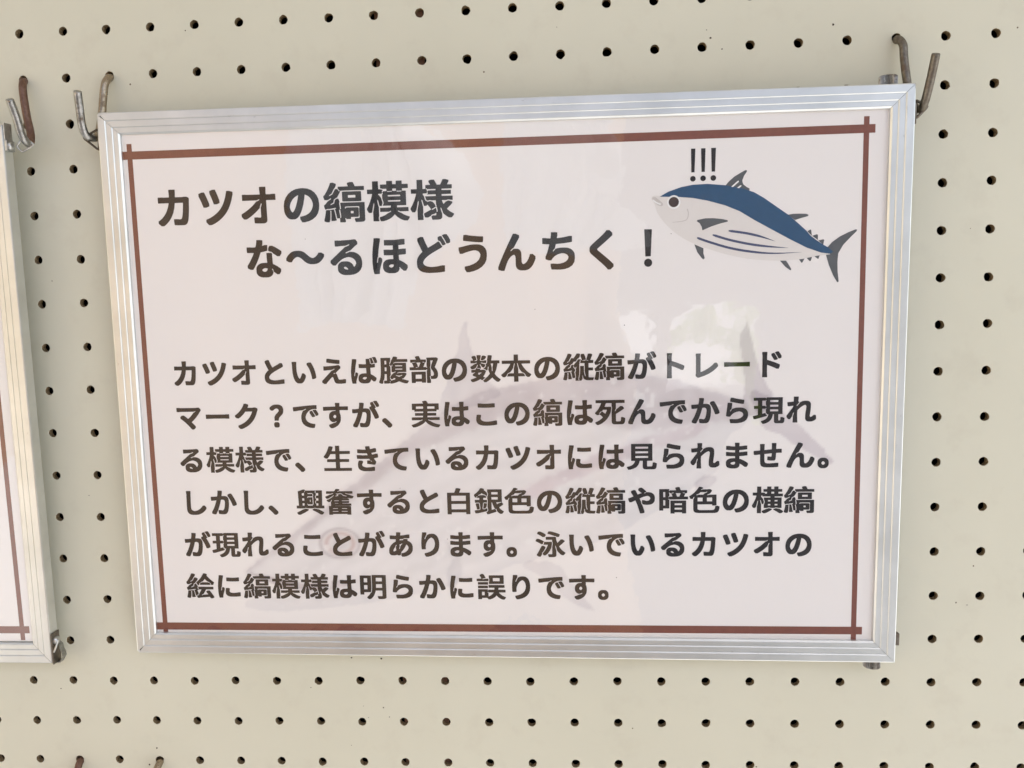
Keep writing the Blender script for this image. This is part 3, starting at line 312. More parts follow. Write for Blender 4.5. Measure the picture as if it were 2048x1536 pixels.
     [970,644, 971,543, 967,535, 689,534, 684,533, 681,530, 706,478, 751,405, 805,332, 853,278, 897,237, 933,207, 996,163, 996,129, 969,103, 936,63, 879,62, 871,65, 823,103, 790,178, 762,205, 736,214, 707,231, 696,233, 675,256, 613,347, 600,371, 582,439, 562,532, 555,548, 548,552, 543,551, 539,545, 539,522, 552,457, 573,376, 574,202, 582,200, 712,200, 725,197, 751,183, 767,182, 770,178, 774,157, 802,92, 796,88, 575,87, 573,79, 573,-90, 569,-98, 436,-99, 428,-96, 427,82, 425,87, 204,88, 198,92, 223,157, 227,178, 230,182, 251,186, 280,200, 418,200, 426,202, 427,384, 458,514, 461,538, 454,546, 444,546, 438,540, 405,394, 398,373, 385,350, 327,264, 307,241, 285,227, 233,205, 206,178, 176,105, 167,95, 126,63, 64,63, 53,70, 36,92, 6,123, 7,158, 92,224, 132,260, 186,323, 252,415, 293,485, 314,530, 311,533, 306,534, 35,535, 31,540, 31,548, 31,639, 35,647, 423,649, 427,655, 428,853, 436,857, 561,857, 569,855, 573,847, 573,657, 575,650, 962,648],
    ],
    '様': [
     [162,858, 285,859, 293,855, 294,647, 296,642, 301,640, 355,640, 361,642, 362,722, 366,731, 470,733, 471,738, 438,801, 438,829, 447,838, 493,853, 564,853, 593,806, 619,754, 625,735, 632,732, 699,732, 707,735, 746,812, 761,853, 767,858, 829,859, 901,837, 904,829, 903,801, 866,735, 871,732, 973,730, 977,722, 975,636, 967,633, 738,632, 735,629, 735,605, 741,601, 949,600, 953,592, 952,509, 944,505, 738,505, 734,498, 735,467, 741,463, 986,462, 990,454, 989,366, 983,362, 939,362, 905,372, 871,372, 845,362, 741,362, 736,358, 751,314, 772,271, 793,289, 822,323, 874,348, 900,348, 949,331, 962,330, 976,319, 977,293, 974,285, 932,238, 849,157, 863,138, 899,105, 939,76, 1001,43, 1007,38, 1007,6, 982,-20, 957,-54, 892,-54, 847,-28, 789,19, 757,53, 723,160, 710,183, 704,187, 701,181, 701,150, 734,40, 734,-35, 728,-59, 707,-83, 681,-93, 642,-99, 509,-99, 501,-96, 480,-30, 480,-18, 512,5, 582,5, 590,7, 593,12, 596,25, 596,61, 592,65, 548,40, 501,28, 491,22, 477,12, 465,-7, 405,-41, 340,-41, 331,-30, 319,-4, 311,27, 310,45, 315,61, 476,147, 481,152, 475,157, 441,210, 397,265, 392,263, 371,238, 322,237, 314,240, 283,363, 272,382, 264,390, 260,384, 261,353, 294,217, 294,79, 286,45, 287,22, 294,-7, 294,-90, 291,-95, 285,-97, 168,-97, 160,-93, 159,150, 190,293, 193,314, 191,360, 184,360, 170,324, 148,207, 132,142, 103,94, 95,91, 37,92, -2,157, -3,183, 1,196, 25,233, 44,267, 88,363, 119,452, 140,527, 139,532, 134,534, 22,535, 18,543, 18,634, 22,639, 27,640, 150,640, 158,642, 159,850],
     [621,87, 629,100, 630,118, 619,186, 612,202, 602,207, 607,217, 607,233, 597,267, 595,360, 590,362, 499,362, 467,372, 449,372, 413,362, 395,363, 382,370, 371,381, 349,457, 350,462, 355,463, 592,464, 596,470, 595,503, 587,505, 397,505, 392,509, 392,513, 405,521, 411,538, 410,553, 402,559, 391,556, 387,540, 382,534, 296,532, 295,506, 325,462, 326,444, 347,373, 361,357, 400,333, 462,349, 517,330, 534,314, 572,264, 583,230, 584,215, 596,207, 596,204, 590,202, 582,205, 574,205, 522,172, 499,163, 492,155, 495,144, 504,140, 522,144, 587,185, 592,185, 607,116, 605,92, 611,87],
     [596,608, 596,629, 592,632, 418,633, 405,626, 401,642, 387,650, 376,650, 370,642, 371,634, 376,628, 389,622, 400,623, 391,592, 392,582, 400,576, 411,579, 415,595, 421,601, 590,601, 594,603],
    ],
    '模': [
     [978,772, 979,683, 976,676, 845,674, 841,673, 839,668, 841,618, 921,617, 927,610, 926,275, 918,271, 717,270, 711,264, 706,228, 712,224, 967,224, 975,220, 977,134, 973,126, 788,125, 764,130, 754,139, 741,143, 725,143, 723,139, 730,126, 743,118, 753,116, 762,108, 811,87, 850,58, 884,39, 939,16, 996,-1, 996,-35, 954,-93, 947,-97, 882,-96, 827,-78, 775,-52, 712,-8, 672,32, 650,60, 645,57, 626,31, 579,-13, 522,-49, 462,-75, 384,-98, 327,-99, 319,-96, 305,-72, 292,-28, 292,-12, 298,1, 363,21, 423,47, 454,66, 483,87, 530,108, 538,116, 549,118, 559,126, 566,139, 564,143, 548,143, 538,139, 527,130, 504,125, 316,125, 308,129, 307,215, 311,223, 553,224, 559,228, 565,254, 566,267, 561,271, 376,271, 369,275, 379,285, 393,324, 393,358, 367,452, 368,543, 380,551, 385,564, 384,579, 379,585, 374,586, 363,580, 361,566, 355,560, 285,559, 276,551, 273,543, 277,534, 301,520, 335,465, 346,441, 369,355, 371,340, 369,327, 358,298, 358,280, 355,274, 345,268, 303,268, 296,272, 270,389, 257,416, 251,418, 248,415, 248,379, 272,267, 281,241, 281,30, 272,6, 268,-12, 271,-46, 281,-74, 280,-93, 272,-97, 144,-95, 141,-87, 141,126, 172,269, 174,290, 173,339, 168,341, 164,337, 152,301, 122,147, 116,129, 105,109, 98,107, 40,108, -2,181, -3,189, -2,212, 31,267, 80,379, 106,454, 133,553, 132,558, 126,560, 19,561, 16,569, 16,660, 19,665, 25,666, 134,667, 139,669, 142,856, 155,859, 272,859, 280,856, 282,670, 288,667, 327,666, 368,654, 382,655, 382,634, 370,626, 365,616, 366,597, 374,591, 385,595, 389,610, 395,617, 472,618, 474,623, 474,670, 467,674, 382,674, 340,687, 327,686, 327,772, 335,776, 472,777, 474,782, 474,853, 480,859, 608,858, 612,850, 612,780, 616,776, 624,776, 691,776, 697,778, 698,850, 702,858, 832,859, 838,853, 839,782, 841,777, 970,776],
     [794,381, 793,387, 785,397, 775,398, 512,398, 507,397, 500,389, 497,381, 498,376, 507,366, 517,364, 780,364, 785,366, 792,373],
     [794,506, 793,512, 785,522, 775,523, 512,523, 507,522, 500,514, 497,506, 498,501, 507,491, 517,489, 780,489, 785,491, 792,498],
     [487,610, 493,600, 504,599, 590,599, 596,603, 599,610, 596,618, 587,622, 569,617, 514,617, 496,622, 490,618],
     [825,610, 823,618, 814,622, 796,617, 738,617, 720,622, 714,618, 711,610, 717,600, 728,599, 816,599, 823,603],
     [697,619, 698,665, 696,673, 621,674, 613,672, 612,626, 614,618, 689,617],
    ],
    '横': [
     [643,56, 643,35, 640,30, 600,-2, 507,-59, 423,-98, 361,-98, 320,-59, 313,-43, 313,-20, 319,-8, 384,21, 447,56, 538,86, 546,87, 582,77, 626,64],
     [690,53, 712,64, 777,86, 892,56, 952,20, 1000,-15, 1005,-22, 1004,-51, 947,-98, 882,-98, 793,-35, 693,25, 690,30],
     [970,762, 970,673, 962,669, 851,668, 849,663, 849,610, 850,606, 855,604, 991,603, 995,595, 993,506, 986,502, 736,502, 731,501, 729,496, 730,470, 733,466, 947,466, 955,462, 954,94, 947,91, 855,91, 798,106, 772,109, 715,91, 624,91, 556,109, 535,109, 478,91, 382,92, 378,100, 378,204, 408,295, 409,314, 378,418, 379,462, 387,466, 587,466, 591,472, 591,498, 582,502, 340,503, 334,509, 331,535, 298,536, 294,530, 295,496, 353,416, 382,324, 385,306, 363,235, 355,232, 317,233, 313,238, 283,355, 270,379, 264,382, 262,380, 261,347, 294,217, 294,6, 289,-22, 289,-46, 294,-64, 294,-90, 291,-95, 285,-97, 160,-95, 156,-87, 156,147, 187,290, 190,311, 189,357, 181,357, 167,321, 148,217, 132,150, 122,129, 100,97, 92,94, 33,95, -2,152, -5,165, -4,195, 41,269, 88,371, 111,433, 140,532, 134,536, 22,538, 18,545, 18,637, 22,642, 27,643, 147,643, 155,645, 158,856, 165,859, 291,858, 294,850, 296,645, 301,643, 389,643, 410,637, 414,634, 414,608, 421,604, 475,604, 480,606, 481,665, 475,669, 384,669, 364,676, 362,681, 362,759, 365,764, 371,765, 480,767, 482,772, 482,853, 488,859, 616,858, 620,850, 620,769, 624,766, 632,765, 704,765, 710,767, 711,850, 715,858, 842,859, 849,853, 849,772, 851,767, 962,765],
     [590,184, 591,225, 589,233, 522,234, 514,232, 513,191, 515,183, 582,182],
     [730,232, 729,191, 731,183, 811,182, 819,184, 820,225, 818,233, 738,234],
     [590,327, 591,366, 589,373, 522,375, 514,373, 513,334, 515,327, 582,325],
     [730,371, 729,332, 733,326, 814,325, 820,329, 820,368, 816,374, 736,375],
     [621,667, 620,613, 622,605, 702,604, 710,606, 711,660, 709,668, 629,669],
    ],
    '死': [
     [59,-80, 42,-56, 9,-22, 9,12, 108,60, 153,90, 206,131, 242,168, 257,185, 258,191, 190,262, 152,293, 147,291, 121,268, 61,268, 4,319, 4,351, 39,387, 66,420, 98,462, 132,517, 174,600, 205,683, 199,687, 27,688, 23,699, 23,788, 27,795, 967,797, 978,793, 979,696, 975,688, 699,687, 691,685, 690,491, 656,420, 658,402, 663,402, 673,409, 679,415, 699,459, 711,478, 775,529, 832,582, 897,582, 954,520, 956,491, 952,484, 901,444, 827,391, 694,306, 690,298, 690,74, 695,56, 704,45, 720,41, 814,41, 833,48, 840,56, 846,69, 851,95, 857,186, 861,191, 921,192, 947,177, 993,158, 995,129, 989,69, 981,22, 965,-20, 945,-46, 918,-59, 876,-65, 665,-65, 626,-63, 595,-54, 568,-33, 556,-12, 547,30, 547,384, 562,498, 562,535, 559,553, 547,571, 547,683, 540,687, 371,687, 365,683, 340,613, 324,574, 321,561, 431,560, 447,562, 507,562, 530,552, 536,545, 539,535, 539,506, 523,384, 515,350, 465,233, 411,147, 390,118, 315,38, 225,-31, 125,-82, 66,-84],
     [145,315, 155,313, 161,316, 169,329, 220,389, 221,397, 217,403, 212,406, 204,405, 182,384, 147,340, 141,327],
     [391,452, 267,453, 231,397, 233,394, 251,390, 329,323, 340,317, 351,334, 372,384, 390,439],
    ],
    '泳': [
     [350,652, 665,653, 681,647, 698,629, 698,558, 722,472, 733,441, 738,434, 781,475, 853,559, 915,559, 979,512, 982,498, 982,480, 979,475, 909,405, 809,315, 796,301, 811,272, 839,228, 875,181, 918,135, 1002,71, 1002,40, 979,17, 947,-25, 889,-26, 879,-23, 828,17, 766,84, 738,121, 722,147, 687,293, 674,324, 668,327, 664,321, 664,282, 698,142, 698,-25, 689,-56, 680,-69, 665,-80, 655,-85, 618,-94, 595,-97, 449,-97, 439,-93, 429,-56, 414,-20, 414,4, 418,11, 493,13, 540,10, 553,14, 559,22, 560,269, 575,373, 581,420, 581,449, 574,465, 560,475, 560,538, 556,544, 350,545, 346,558, 346,644],
     [272,324, 319,289, 329,278, 331,248, 327,235, 301,181, 280,144, 217,58, 211,35, 211,25, 216,12, 168,-77, 160,-81, 100,-80, 37,-35, 34,-28, 35,-2, 116,142, 204,319, 212,325],
     [40,577, 48,580, 111,580, 152,562, 228,522, 286,485, 301,466, 530,469, 548,463, 552,459, 557,441, 557,428, 547,334, 534,259, 525,233, 486,150, 439,76, 396,25, 332,-33, 270,-33, 250,-7, 232,12, 230,17, 243,53, 296,123, 343,194, 361,228, 403,319, 414,355, 413,360, 264,363, 291,457, 291,465, 283,471, 274,470, 266,459, 243,381, 189,381, 139,416, 100,439, 4,490, 3,522],
     [58,795, 98,848, 165,848, 254,804, 329,755, 348,738, 348,704, 306,644, 241,644, 190,683, 152,707, 61,758, 58,764],
     [409,795, 438,845, 447,853, 514,854, 629,822, 704,796, 783,765, 822,744, 823,715, 791,655, 783,647, 723,646, 714,650, 697,666, 681,676, 637,685, 538,723, 415,762, 409,769],
    ],
    '現': [
     [19,806, 397,807, 403,803, 405,787, 415,781, 421,782, 426,788, 425,811, 426,814, 431,815, 939,814, 943,803, 942,233, 939,228, 934,226, 816,226, 809,224, 807,30, 811,16, 822,10, 853,10, 864,17, 869,27, 872,45, 875,121, 879,126, 941,127, 970,113, 1004,100, 1008,92, 1005,14, 997,-30, 986,-56, 976,-69, 965,-80, 947,-88, 921,-91, 743,-91, 712,-85, 688,-72, 675,-51, 669,-25, 669,222, 665,226, 642,226, 636,222, 624,155, 601,84, 566,24, 516,-28, 452,-70, 374,-101, 358,-104, 309,-104, 301,-102, 280,-68, 256,-41, 256,-9, 338,22, 397,57, 435,95, 447,113, 465,144, 484,199, 486,225, 441,228, 433,241, 426,272, 421,277, 410,278, 406,282, 407,394, 416,405, 422,423, 421,439, 413,445, 401,441, 398,426, 392,419, 301,419, 296,417, 294,254, 296,251, 303,250, 366,268, 402,267, 408,251, 410,233, 415,222, 426,209, 442,207, 443,173, 439,165, 87,60, 25,60, 17,63, -2,131, -2,160, 0,165, 12,171, 147,206, 152,210, 154,217, 152,417, 147,419, 33,419, 27,423, 26,431, 26,514, 30,522, 147,523, 153,527, 153,696, 147,700, 19,702, 16,715, 16,798],
     [802,389, 793,393, 548,393, 544,387, 545,332, 553,328, 798,328, 802,334],
     [802,551, 793,554, 548,554, 544,548, 545,493, 553,489, 798,490, 802,496],
     [421,725, 413,726, 406,722, 403,707, 397,701, 301,700, 296,698, 294,532, 296,525, 392,523, 397,518, 399,504, 404,498, 415,498, 421,504, 421,525, 416,538, 408,546, 406,553, 406,676, 408,681, 421,688, 426,702, 427,717],
     [802,655, 802,709, 798,716, 553,716, 545,712, 544,657, 548,651, 793,651],
    ],
    '生': [
     [980,-62, 967,-65, 33,-65, 22,-62, 21,35, 22,41, 27,44, 421,44, 429,48, 430,254, 428,262, 139,263, 132,266, 130,275, 131,355, 150,369, 428,371, 430,381, 430,545, 428,553, 259,553, 221,485, 171,412, 160,402, 137,391, 90,391, 29,431, 21,441, 22,470, 59,516, 96,571, 129,633, 161,704, 207,840, 277,841, 340,827, 348,821, 348,788, 310,673, 309,668, 311,664, 421,664, 428,666, 430,850, 433,858, 564,859, 572,858, 575,850, 576,673, 578,665, 926,664, 934,660, 935,564, 934,558, 928,555, 585,554, 577,552, 576,379, 578,371, 892,369, 897,366, 898,360, 898,275, 897,266, 889,263, 578,262, 576,254, 576,51, 578,45, 585,44, 975,44, 980,41, 982,35],
    ],
    '白': [
     [113,-98, 109,-87, 111,694, 118,698, 355,699, 385,769, 412,858, 423,862, 483,862, 566,846, 572,842, 572,811, 526,704, 527,698, 887,696, 891,686, 889,-90, 882,-94, 751,-93, 747,-85, 747,-30, 741,-26, 262,-26, 253,-30, 253,-90, 249,-98],
     [747,90, 747,277, 743,283, 262,284, 253,280, 253,92, 257,86, 738,86],
     [747,397, 747,579, 743,585, 262,586, 253,582, 253,400, 257,393, 738,393],
    ],
    '絵': [
     [974,-67, 918,-96, 853,-96, 847,-93, 822,-43, 811,-39, 520,-66, 480,-71, 441,-81, 379,-80, 352,-9, 350,16, 322,18, 318,22, 302,105, 280,196, 275,215, 264,222, 270,228, 314,241, 320,248, 316,260, 306,263, 267,257, 139,234, 85,234, 72,231, 53,221, 38,221, 33,225, 8,295, 9,325, 40,346, 103,416, 182,465, 191,475, 192,480, 186,487, 171,486, 124,458, 90,448, 30,449, 24,454, 3,514, 3,545, 7,552, 34,571, 85,644, 140,741, 196,860, 257,862, 322,835, 331,827, 331,801, 304,746, 283,726, 274,715, 254,676, 213,605, 192,590, 155,569, 145,556, 145,551, 147,548, 176,553, 230,588, 260,634, 301,707, 345,708, 355,705, 416,668, 419,663, 419,639, 385,579, 344,535, 328,509, 277,472, 264,460, 258,444, 251,394, 179,353, 164,337, 163,332, 186,331, 238,358, 271,366, 279,428, 287,449, 324,476, 335,479, 345,476, 355,463, 387,396, 392,391, 405,390, 408,387, 414,360, 402,358, 397,353, 396,324, 404,264, 408,253, 415,247, 424,248, 429,256, 419,332, 420,347, 423,351, 962,350, 966,340, 966,256, 963,248, 699,246, 602,79, 582,69, 571,58, 561,56, 545,45, 535,38, 527,25, 530,21, 535,21, 556,24, 582,44, 759,58, 765,69, 764,77, 740,92, 703,144, 702,181, 759,208, 819,208, 825,204, 859,160, 939,38, 976,-33, 977,-59],
     [4,-57, 3,-20, 26,61, 51,211, 53,212, 61,204, 66,203, 90,211, 142,211, 163,208, 202,216, 251,215, 276,110, 290,30, 298,4, 307,-12, 307,-33, 304,-38, 298,-42, 246,-52, 189,-52, 181,-48, 175,9, 180,77, 180,173, 176,182, 168,185, 160,182, 156,176, 156,82, 151,-2, 129,-77, 121,-81, 66,-81],
     [528,246, 444,247, 436,235, 385,217, 386,207, 416,116, 419,90, 413,64, 406,53, 392,45, 368,37, 360,30, 357,19, 363,12, 371,10, 408,24, 428,42, 437,58, 444,95, 507,202, 528,241],
     [1000,493, 980,462, 963,426, 957,422, 902,422, 895,424, 891,428, 892,444, 874,485, 861,497, 853,493, 852,475, 871,433, 881,426, 879,422, 486,422, 477,423, 477,426, 497,467, 497,491, 493,496, 475,478, 462,449, 458,436, 462,423, 447,411, 413,411, 402,417, 374,480, 354,504, 363,520, 383,543, 457,612, 512,675, 551,728, 590,790, 626,861, 634,864, 689,864, 743,845, 757,837, 758,806, 748,782, 761,762, 815,694, 897,609, 954,560, 997,527, 1000,522],
     [847,509, 829,527, 749,562, 711,603, 682,639, 671,649, 603,562, 525,527, 507,509, 512,505, 533,505, 574,522, 585,523, 772,523, 822,505, 842,505],
    ],
    '縞': [
     [961,-72, 949,-83, 936,-88, 887,-96, 754,-97, 746,-93, 727,-38, 728,-10, 746,-3, 829,-2, 838,4, 843,22, 844,43, 839,56, 839,228, 844,243, 844,256, 838,275, 835,278, 803,281, 538,281, 517,278, 505,267, 503,262, 503,243, 507,237, 514,234, 523,238, 530,254, 546,258, 796,258, 818,251, 828,228, 828,61, 827,53, 821,45, 819,30, 809,26, 642,25, 638,19, 638,-15, 632,-21, 533,-21, 527,-17, 523,1, 517,5, 509,4, 503,-4, 503,-20, 513,-48, 513,-87, 510,-95, 504,-97, 382,-96, 378,-87, 377,4, 316,2, 308,6, 297,82, 276,183, 267,217, 260,225, 264,229, 291,238, 294,248, 288,256, 272,257, 139,234, 85,234, 72,231, 53,221, 38,221, 33,225, 11,288, 11,324, 46,349, 100,416, 178,464, 187,475, 187,480, 181,487, 168,486, 121,456, 90,448, 30,449, 24,454, 3,514, 3,545, 31,571, 43,586, 93,668, 142,766, 175,850, 181,858, 243,859, 304,834, 312,827, 312,795, 291,746, 264,715, 205,605, 194,594, 180,587, 171,577, 150,569, 139,553, 139,548, 142,547, 155,547, 171,553, 179,561, 189,563, 221,584, 288,705, 335,705, 345,702, 349,699, 350,685, 361,678, 365,663, 379,652, 387,651, 392,654, 396,660, 393,670, 373,683, 372,694, 368,700, 355,707, 354,751, 358,759, 594,762, 595,767, 576,814, 576,840, 585,848, 642,862, 712,861, 739,811, 756,764, 762,760, 965,760, 973,757, 974,670, 973,665, 967,661, 889,661, 874,664, 475,664, 406,660, 403,637, 398,623, 327,503, 322,499, 308,498, 254,458, 246,441, 240,397, 236,387, 212,371, 178,353, 163,334, 168,328, 189,331, 225,353, 252,360, 260,381, 260,394, 272,441, 298,463, 319,474, 353,474, 358,470, 382,402, 385,389, 373,379, 372,355, 385,256, 383,230, 387,224, 392,221, 402,224, 409,238, 406,288, 396,363, 396,373, 400,377, 970,376, 974,366, 974,-41, 971,-56],
     [4,-62, 3,-25, 23,45, 39,126, 51,211, 53,212, 61,204, 66,203, 90,211, 152,209, 204,218, 243,218, 273,74, 281,9, 297,-22, 296,-44, 285,-49, 238,-57, 181,-57, 173,-54, 169,-7, 174,43, 177,183, 173,192, 163,195, 158,192, 154,186, 155,129, 146,-15, 127,-82, 118,-86, 64,-86],
     [376,213, 366,204, 365,186, 383,64, 384,40, 380,17, 386,9, 395,8, 402,14, 406,25, 406,69, 388,202, 384,208],
     [704,116, 706,163, 704,170, 647,172, 639,170, 638,123, 640,116, 697,114],
     [449,634, 483,640, 868,640, 900,634, 901,413, 884,404, 868,401, 478,401, 452,409, 448,418],
     [586,548, 586,496, 590,490, 757,489, 763,493, 763,545, 759,552, 592,552],
    ],
    '縦': [
     [983,-83, 975,-86, 806,-86, 751,-75, 710,-57, 671,-26, 661,-15, 654,22, 653,40, 645,51, 650,58, 651,69, 645,82, 639,83, 631,79, 628,66, 629,58, 636,51, 630,40, 630,27, 637,-17, 614,-67, 593,-98, 405,-98, 401,-90, 401,-7, 402,-2, 413,3, 418,12, 419,56, 401,173, 401,209, 403,215, 413,222, 419,241, 419,269, 413,316, 426,342, 435,368, 435,389, 431,394, 412,376, 405,355, 395,335, 386,345, 377,366, 361,392, 352,402, 348,413, 337,413, 333,407, 342,379, 365,332, 376,321, 384,320, 388,316, 393,285, 396,251, 392,235, 387,227, 368,220, 365,215, 377,173, 396,51, 396,22, 389,6, 361,-3, 314,-3, 306,1, 286,110, 263,207, 257,215, 245,217, 259,226, 291,238, 294,243, 293,251, 283,260, 139,232, 98,231, 61,224, 51,219, 38,219, 31,222, 11,282, 11,311, 44,337, 105,419, 181,470, 190,485, 186,489, 173,489, 155,481, 121,459, 87,448, 30,448, 24,452, 3,514, 4,545, 27,565, 62,621, 119,743, 158,849, 165,851, 223,851, 277,830, 286,821, 286,790, 264,732, 245,707, 191,596, 190,584, 173,585, 165,573, 152,572, 144,566, 132,551, 133,545, 137,544, 150,544, 158,547, 166,553, 171,562, 184,563, 211,582, 267,693, 319,695, 340,687, 345,690, 387,743, 451,853, 514,854, 561,840, 567,834, 563,827, 557,798, 559,762, 512,683, 507,679, 493,679, 471,660, 450,623, 413,571, 353,572, 312,501, 298,496, 287,488, 251,461, 240,446, 230,387, 204,368, 167,347, 155,329, 160,323, 178,326, 230,358, 250,363, 261,433, 267,441, 300,467, 344,467, 345,465, 337,457, 337,446, 345,440, 355,443, 359,452, 355,462, 357,467, 408,532, 436,560, 498,652, 538,653, 561,647, 595,637, 603,620, 617,621, 612,655, 601,694, 578,759, 584,811, 590,830, 626,841, 684,841, 691,838, 702,816, 731,741, 747,683, 748,663, 745,655, 745,637, 749,630, 757,627, 762,628, 767,634, 768,660, 772,683, 801,775, 819,843, 827,846, 882,846, 949,832, 957,827, 958,790, 896,623, 902,620, 983,620, 991,616, 992,522, 989,517, 983,515, 845,515, 837,513, 836,366, 837,361, 842,359, 978,358, 982,350, 982,264, 978,259, 973,258, 845,258, 837,256, 836,32, 838,27, 842,24, 884,16, 1002,14, 1005,9, 1005,-17],
     [520,-89, 530,-86, 534,-74, 523,-51, 510,-35, 523,-12, 533,27, 552,139, 560,262, 560,410, 564,418, 676,419, 684,414, 685,280, 687,264, 685,215, 690,176, 699,131, 715,74, 730,55, 736,54, 737,58, 737,84, 724,129, 711,199, 708,235, 703,246, 703,267, 708,280, 708,410, 703,436, 703,512, 697,515, 565,517, 563,527, 575,579, 576,597, 580,605, 578,613, 572,617, 564,615, 553,590, 539,525, 540,512, 548,501, 534,475, 534,207, 523,105, 510,35, 500,-4, 500,-59, 511,-82],
     [1,-54, 0,-25, 12,12, 28,79, 48,206, 51,208, 59,201, 66,200, 103,208, 155,206, 189,213, 239,212, 242,183, 276,40, 281,-4, 286,-20, 285,-31, 277,-36, 236,-44, 176,-44, 168,-38, 163,27, 167,38, 167,84, 161,97, 169,108, 169,173, 165,182, 155,184, 150,182, 146,176, 146,110, 152,97, 143,87, 144,30, 141,22, 140,4, 119,-72, 111,-76, 56,-76, 9,-59],
     [641,605, 650,601, 707,601, 728,604, 739,610, 742,621, 738,627, 730,630, 697,624, 663,613, 650,619, 642,614],
     [833,605, 829,612, 785,625, 777,623, 771,616, 772,607, 780,602, 827,601],
    ],
    '腹': [
     [0,-64, -2,-59, -2,-30, 30,61, 47,129, 60,220, 68,332, 68,436, 70,452, 70,811, 74,819, 398,819, 401,811, 401,715, 368,621, 367,597, 371,592, 390,610, 425,712, 458,767, 497,853, 504,859, 569,859, 634,840, 638,834, 638,806, 625,769, 629,766, 970,765, 978,762, 979,673, 978,667, 973,664, 572,664, 551,660, 543,652, 522,645, 514,637, 507,634, 497,621, 501,617, 517,617, 553,636, 910,635, 931,628, 931,311, 923,307, 689,307, 681,299, 663,301, 657,295, 655,287, 642,289, 629,282, 623,269, 629,263, 642,264, 653,269, 658,280, 668,278, 681,281, 811,281, 824,284, 858,284, 902,275, 931,259, 931,225, 916,194, 892,157, 859,116, 827,83, 803,75, 790,74, 785,69, 784,61, 787,56, 793,52, 806,55, 822,54, 913,21, 999,1, 1003,-7, 1002,-33, 955,-98, 889,-99, 842,-88, 764,-62, 678,-21, 577,-62, 530,-78, 447,-99, 384,-99, 379,-96, 371,-81, 340,-91, 303,-96, 176,-96, 172,-90, 164,-56, 164,-12, 171,6, 178,10, 254,10, 263,17, 263,235, 261,241, 257,242, 204,242, 196,238, 187,139, 172,48, 168,38, 158,31, 149,19, 144,6, 141,-9, 140,-59, 126,-96, 118,-99, 61,-99],
     [371,-8, 365,-15, 362,-41, 368,-48, 376,-49, 384,-43, 385,-33, 381,-25, 382,-15, 376,-9],
     [558,66, 520,105, 514,103, 457,61, 413,60, 407,66, 388,110, 374,122, 368,121, 367,100, 371,90, 386,53, 401,43, 401,14, 405,11, 431,16, 496,37, 551,59],
     [374,133, 387,139, 393,152, 391,165, 400,167, 405,172, 422,204, 488,269, 533,293, 556,303, 570,321, 566,325, 548,325, 522,311, 509,307, 441,307, 433,311, 433,509, 436,512, 449,511, 458,522, 466,545, 466,569, 462,574, 444,553, 431,523, 418,521, 413,522, 407,527, 386,571, 374,581, 368,579, 367,561, 371,551, 391,506, 400,498, 401,491, 401,220, 384,183, 385,168, 374,164, 368,152, 367,139],
     [790,199, 788,202, 770,203, 757,198, 746,191, 723,185, 634,185, 587,203, 574,202, 571,194, 582,180, 663,147, 681,136, 697,147, 749,167, 780,183],
     [207,347, 257,346, 263,350, 263,475, 259,481, 210,482, 203,478, 203,353],
     [560,413, 561,407, 569,397, 579,396, 788,396, 793,397, 799,405, 802,413, 801,418, 793,428, 783,429, 574,429, 569,428, 563,420],
     [560,530, 561,525, 569,514, 579,513, 788,513, 793,514, 799,522, 802,530, 801,535, 793,545, 783,547, 574,547, 569,545, 563,538],
     [207,589, 257,588, 263,592, 263,709, 259,716, 210,716, 203,712, 203,595],
    ],
    '興': [
     [432,105, 431,76, 392,47, 277,-23, 132,-96, 69,-96, 22,-38, 21,-9, 25,-4, 132,47, 233,106, 335,138, 428,109],
     [563,105, 621,133, 639,145, 660,136, 788,106, 882,54, 960,4, 963,-2, 963,-30, 927,-74, 913,-88, 848,-88, 767,-35, 684,15, 566,76, 563,82],
     [983,144, 975,140, 749,140, 671,158, 626,159, 611,155, 582,141, 410,140, 350,158, 327,159, 262,140, 17,142, 13,150, 14,244, 22,247, 90,248, 94,254, 91,277, 91,350, 89,363, 89,439, 86,452, 86,525, 83,538, 83,613, 81,626, 81,699, 78,712, 79,780, 87,785, 165,810, 257,846, 314,845, 320,840, 335,811, 342,807, 660,807, 676,812, 921,811, 924,801, 922,605, 919,592, 919,506, 917,493, 917,426, 914,413, 914,353, 911,340, 909,254, 913,248, 975,247, 983,243],
     [290,248, 292,256, 290,334, 283,336, 226,334, 224,316, 228,249, 236,247],
     [598,687, 590,686, 583,681, 586,660, 586,613, 582,589, 421,591, 410,580, 408,570, 399,564, 394,556, 394,538, 402,531, 414,535, 419,553, 426,557, 572,557, 577,555, 583,543, 583,308, 579,297, 572,292, 426,292, 419,295, 413,315, 408,317, 400,317, 393,308, 394,293, 402,282, 415,280, 414,267, 417,251, 421,248, 577,248, 580,251, 583,277, 596,280, 603,290, 607,303, 607,545, 601,564, 590,572, 587,582, 603,586, 609,600, 609,670, 605,681],
     [775,329, 715,331, 707,329, 706,256, 708,248, 764,247, 772,249, 776,282],
     [689,325, 698,329, 700,337, 698,353, 698,410, 700,426, 697,432, 689,435, 684,434, 678,428, 674,413, 675,340, 680,329],
     [499,473, 488,457, 487,446, 487,397, 499,378, 509,394, 510,405, 510,454],
     [706,517, 707,431, 715,429, 779,431, 784,446, 783,516, 775,518],
     [290,433, 292,441, 290,519, 283,521, 221,519, 219,493, 223,434, 230,432],
     [691,625, 686,624, 681,618, 677,600, 677,527, 682,514, 691,510, 704,517, 701,543, 701,597, 704,618],
     [706,618, 777,617, 785,619, 789,663, 787,712, 715,713, 707,711],
     [289,722, 215,702, 214,665, 218,621, 283,620, 290,622, 292,715],
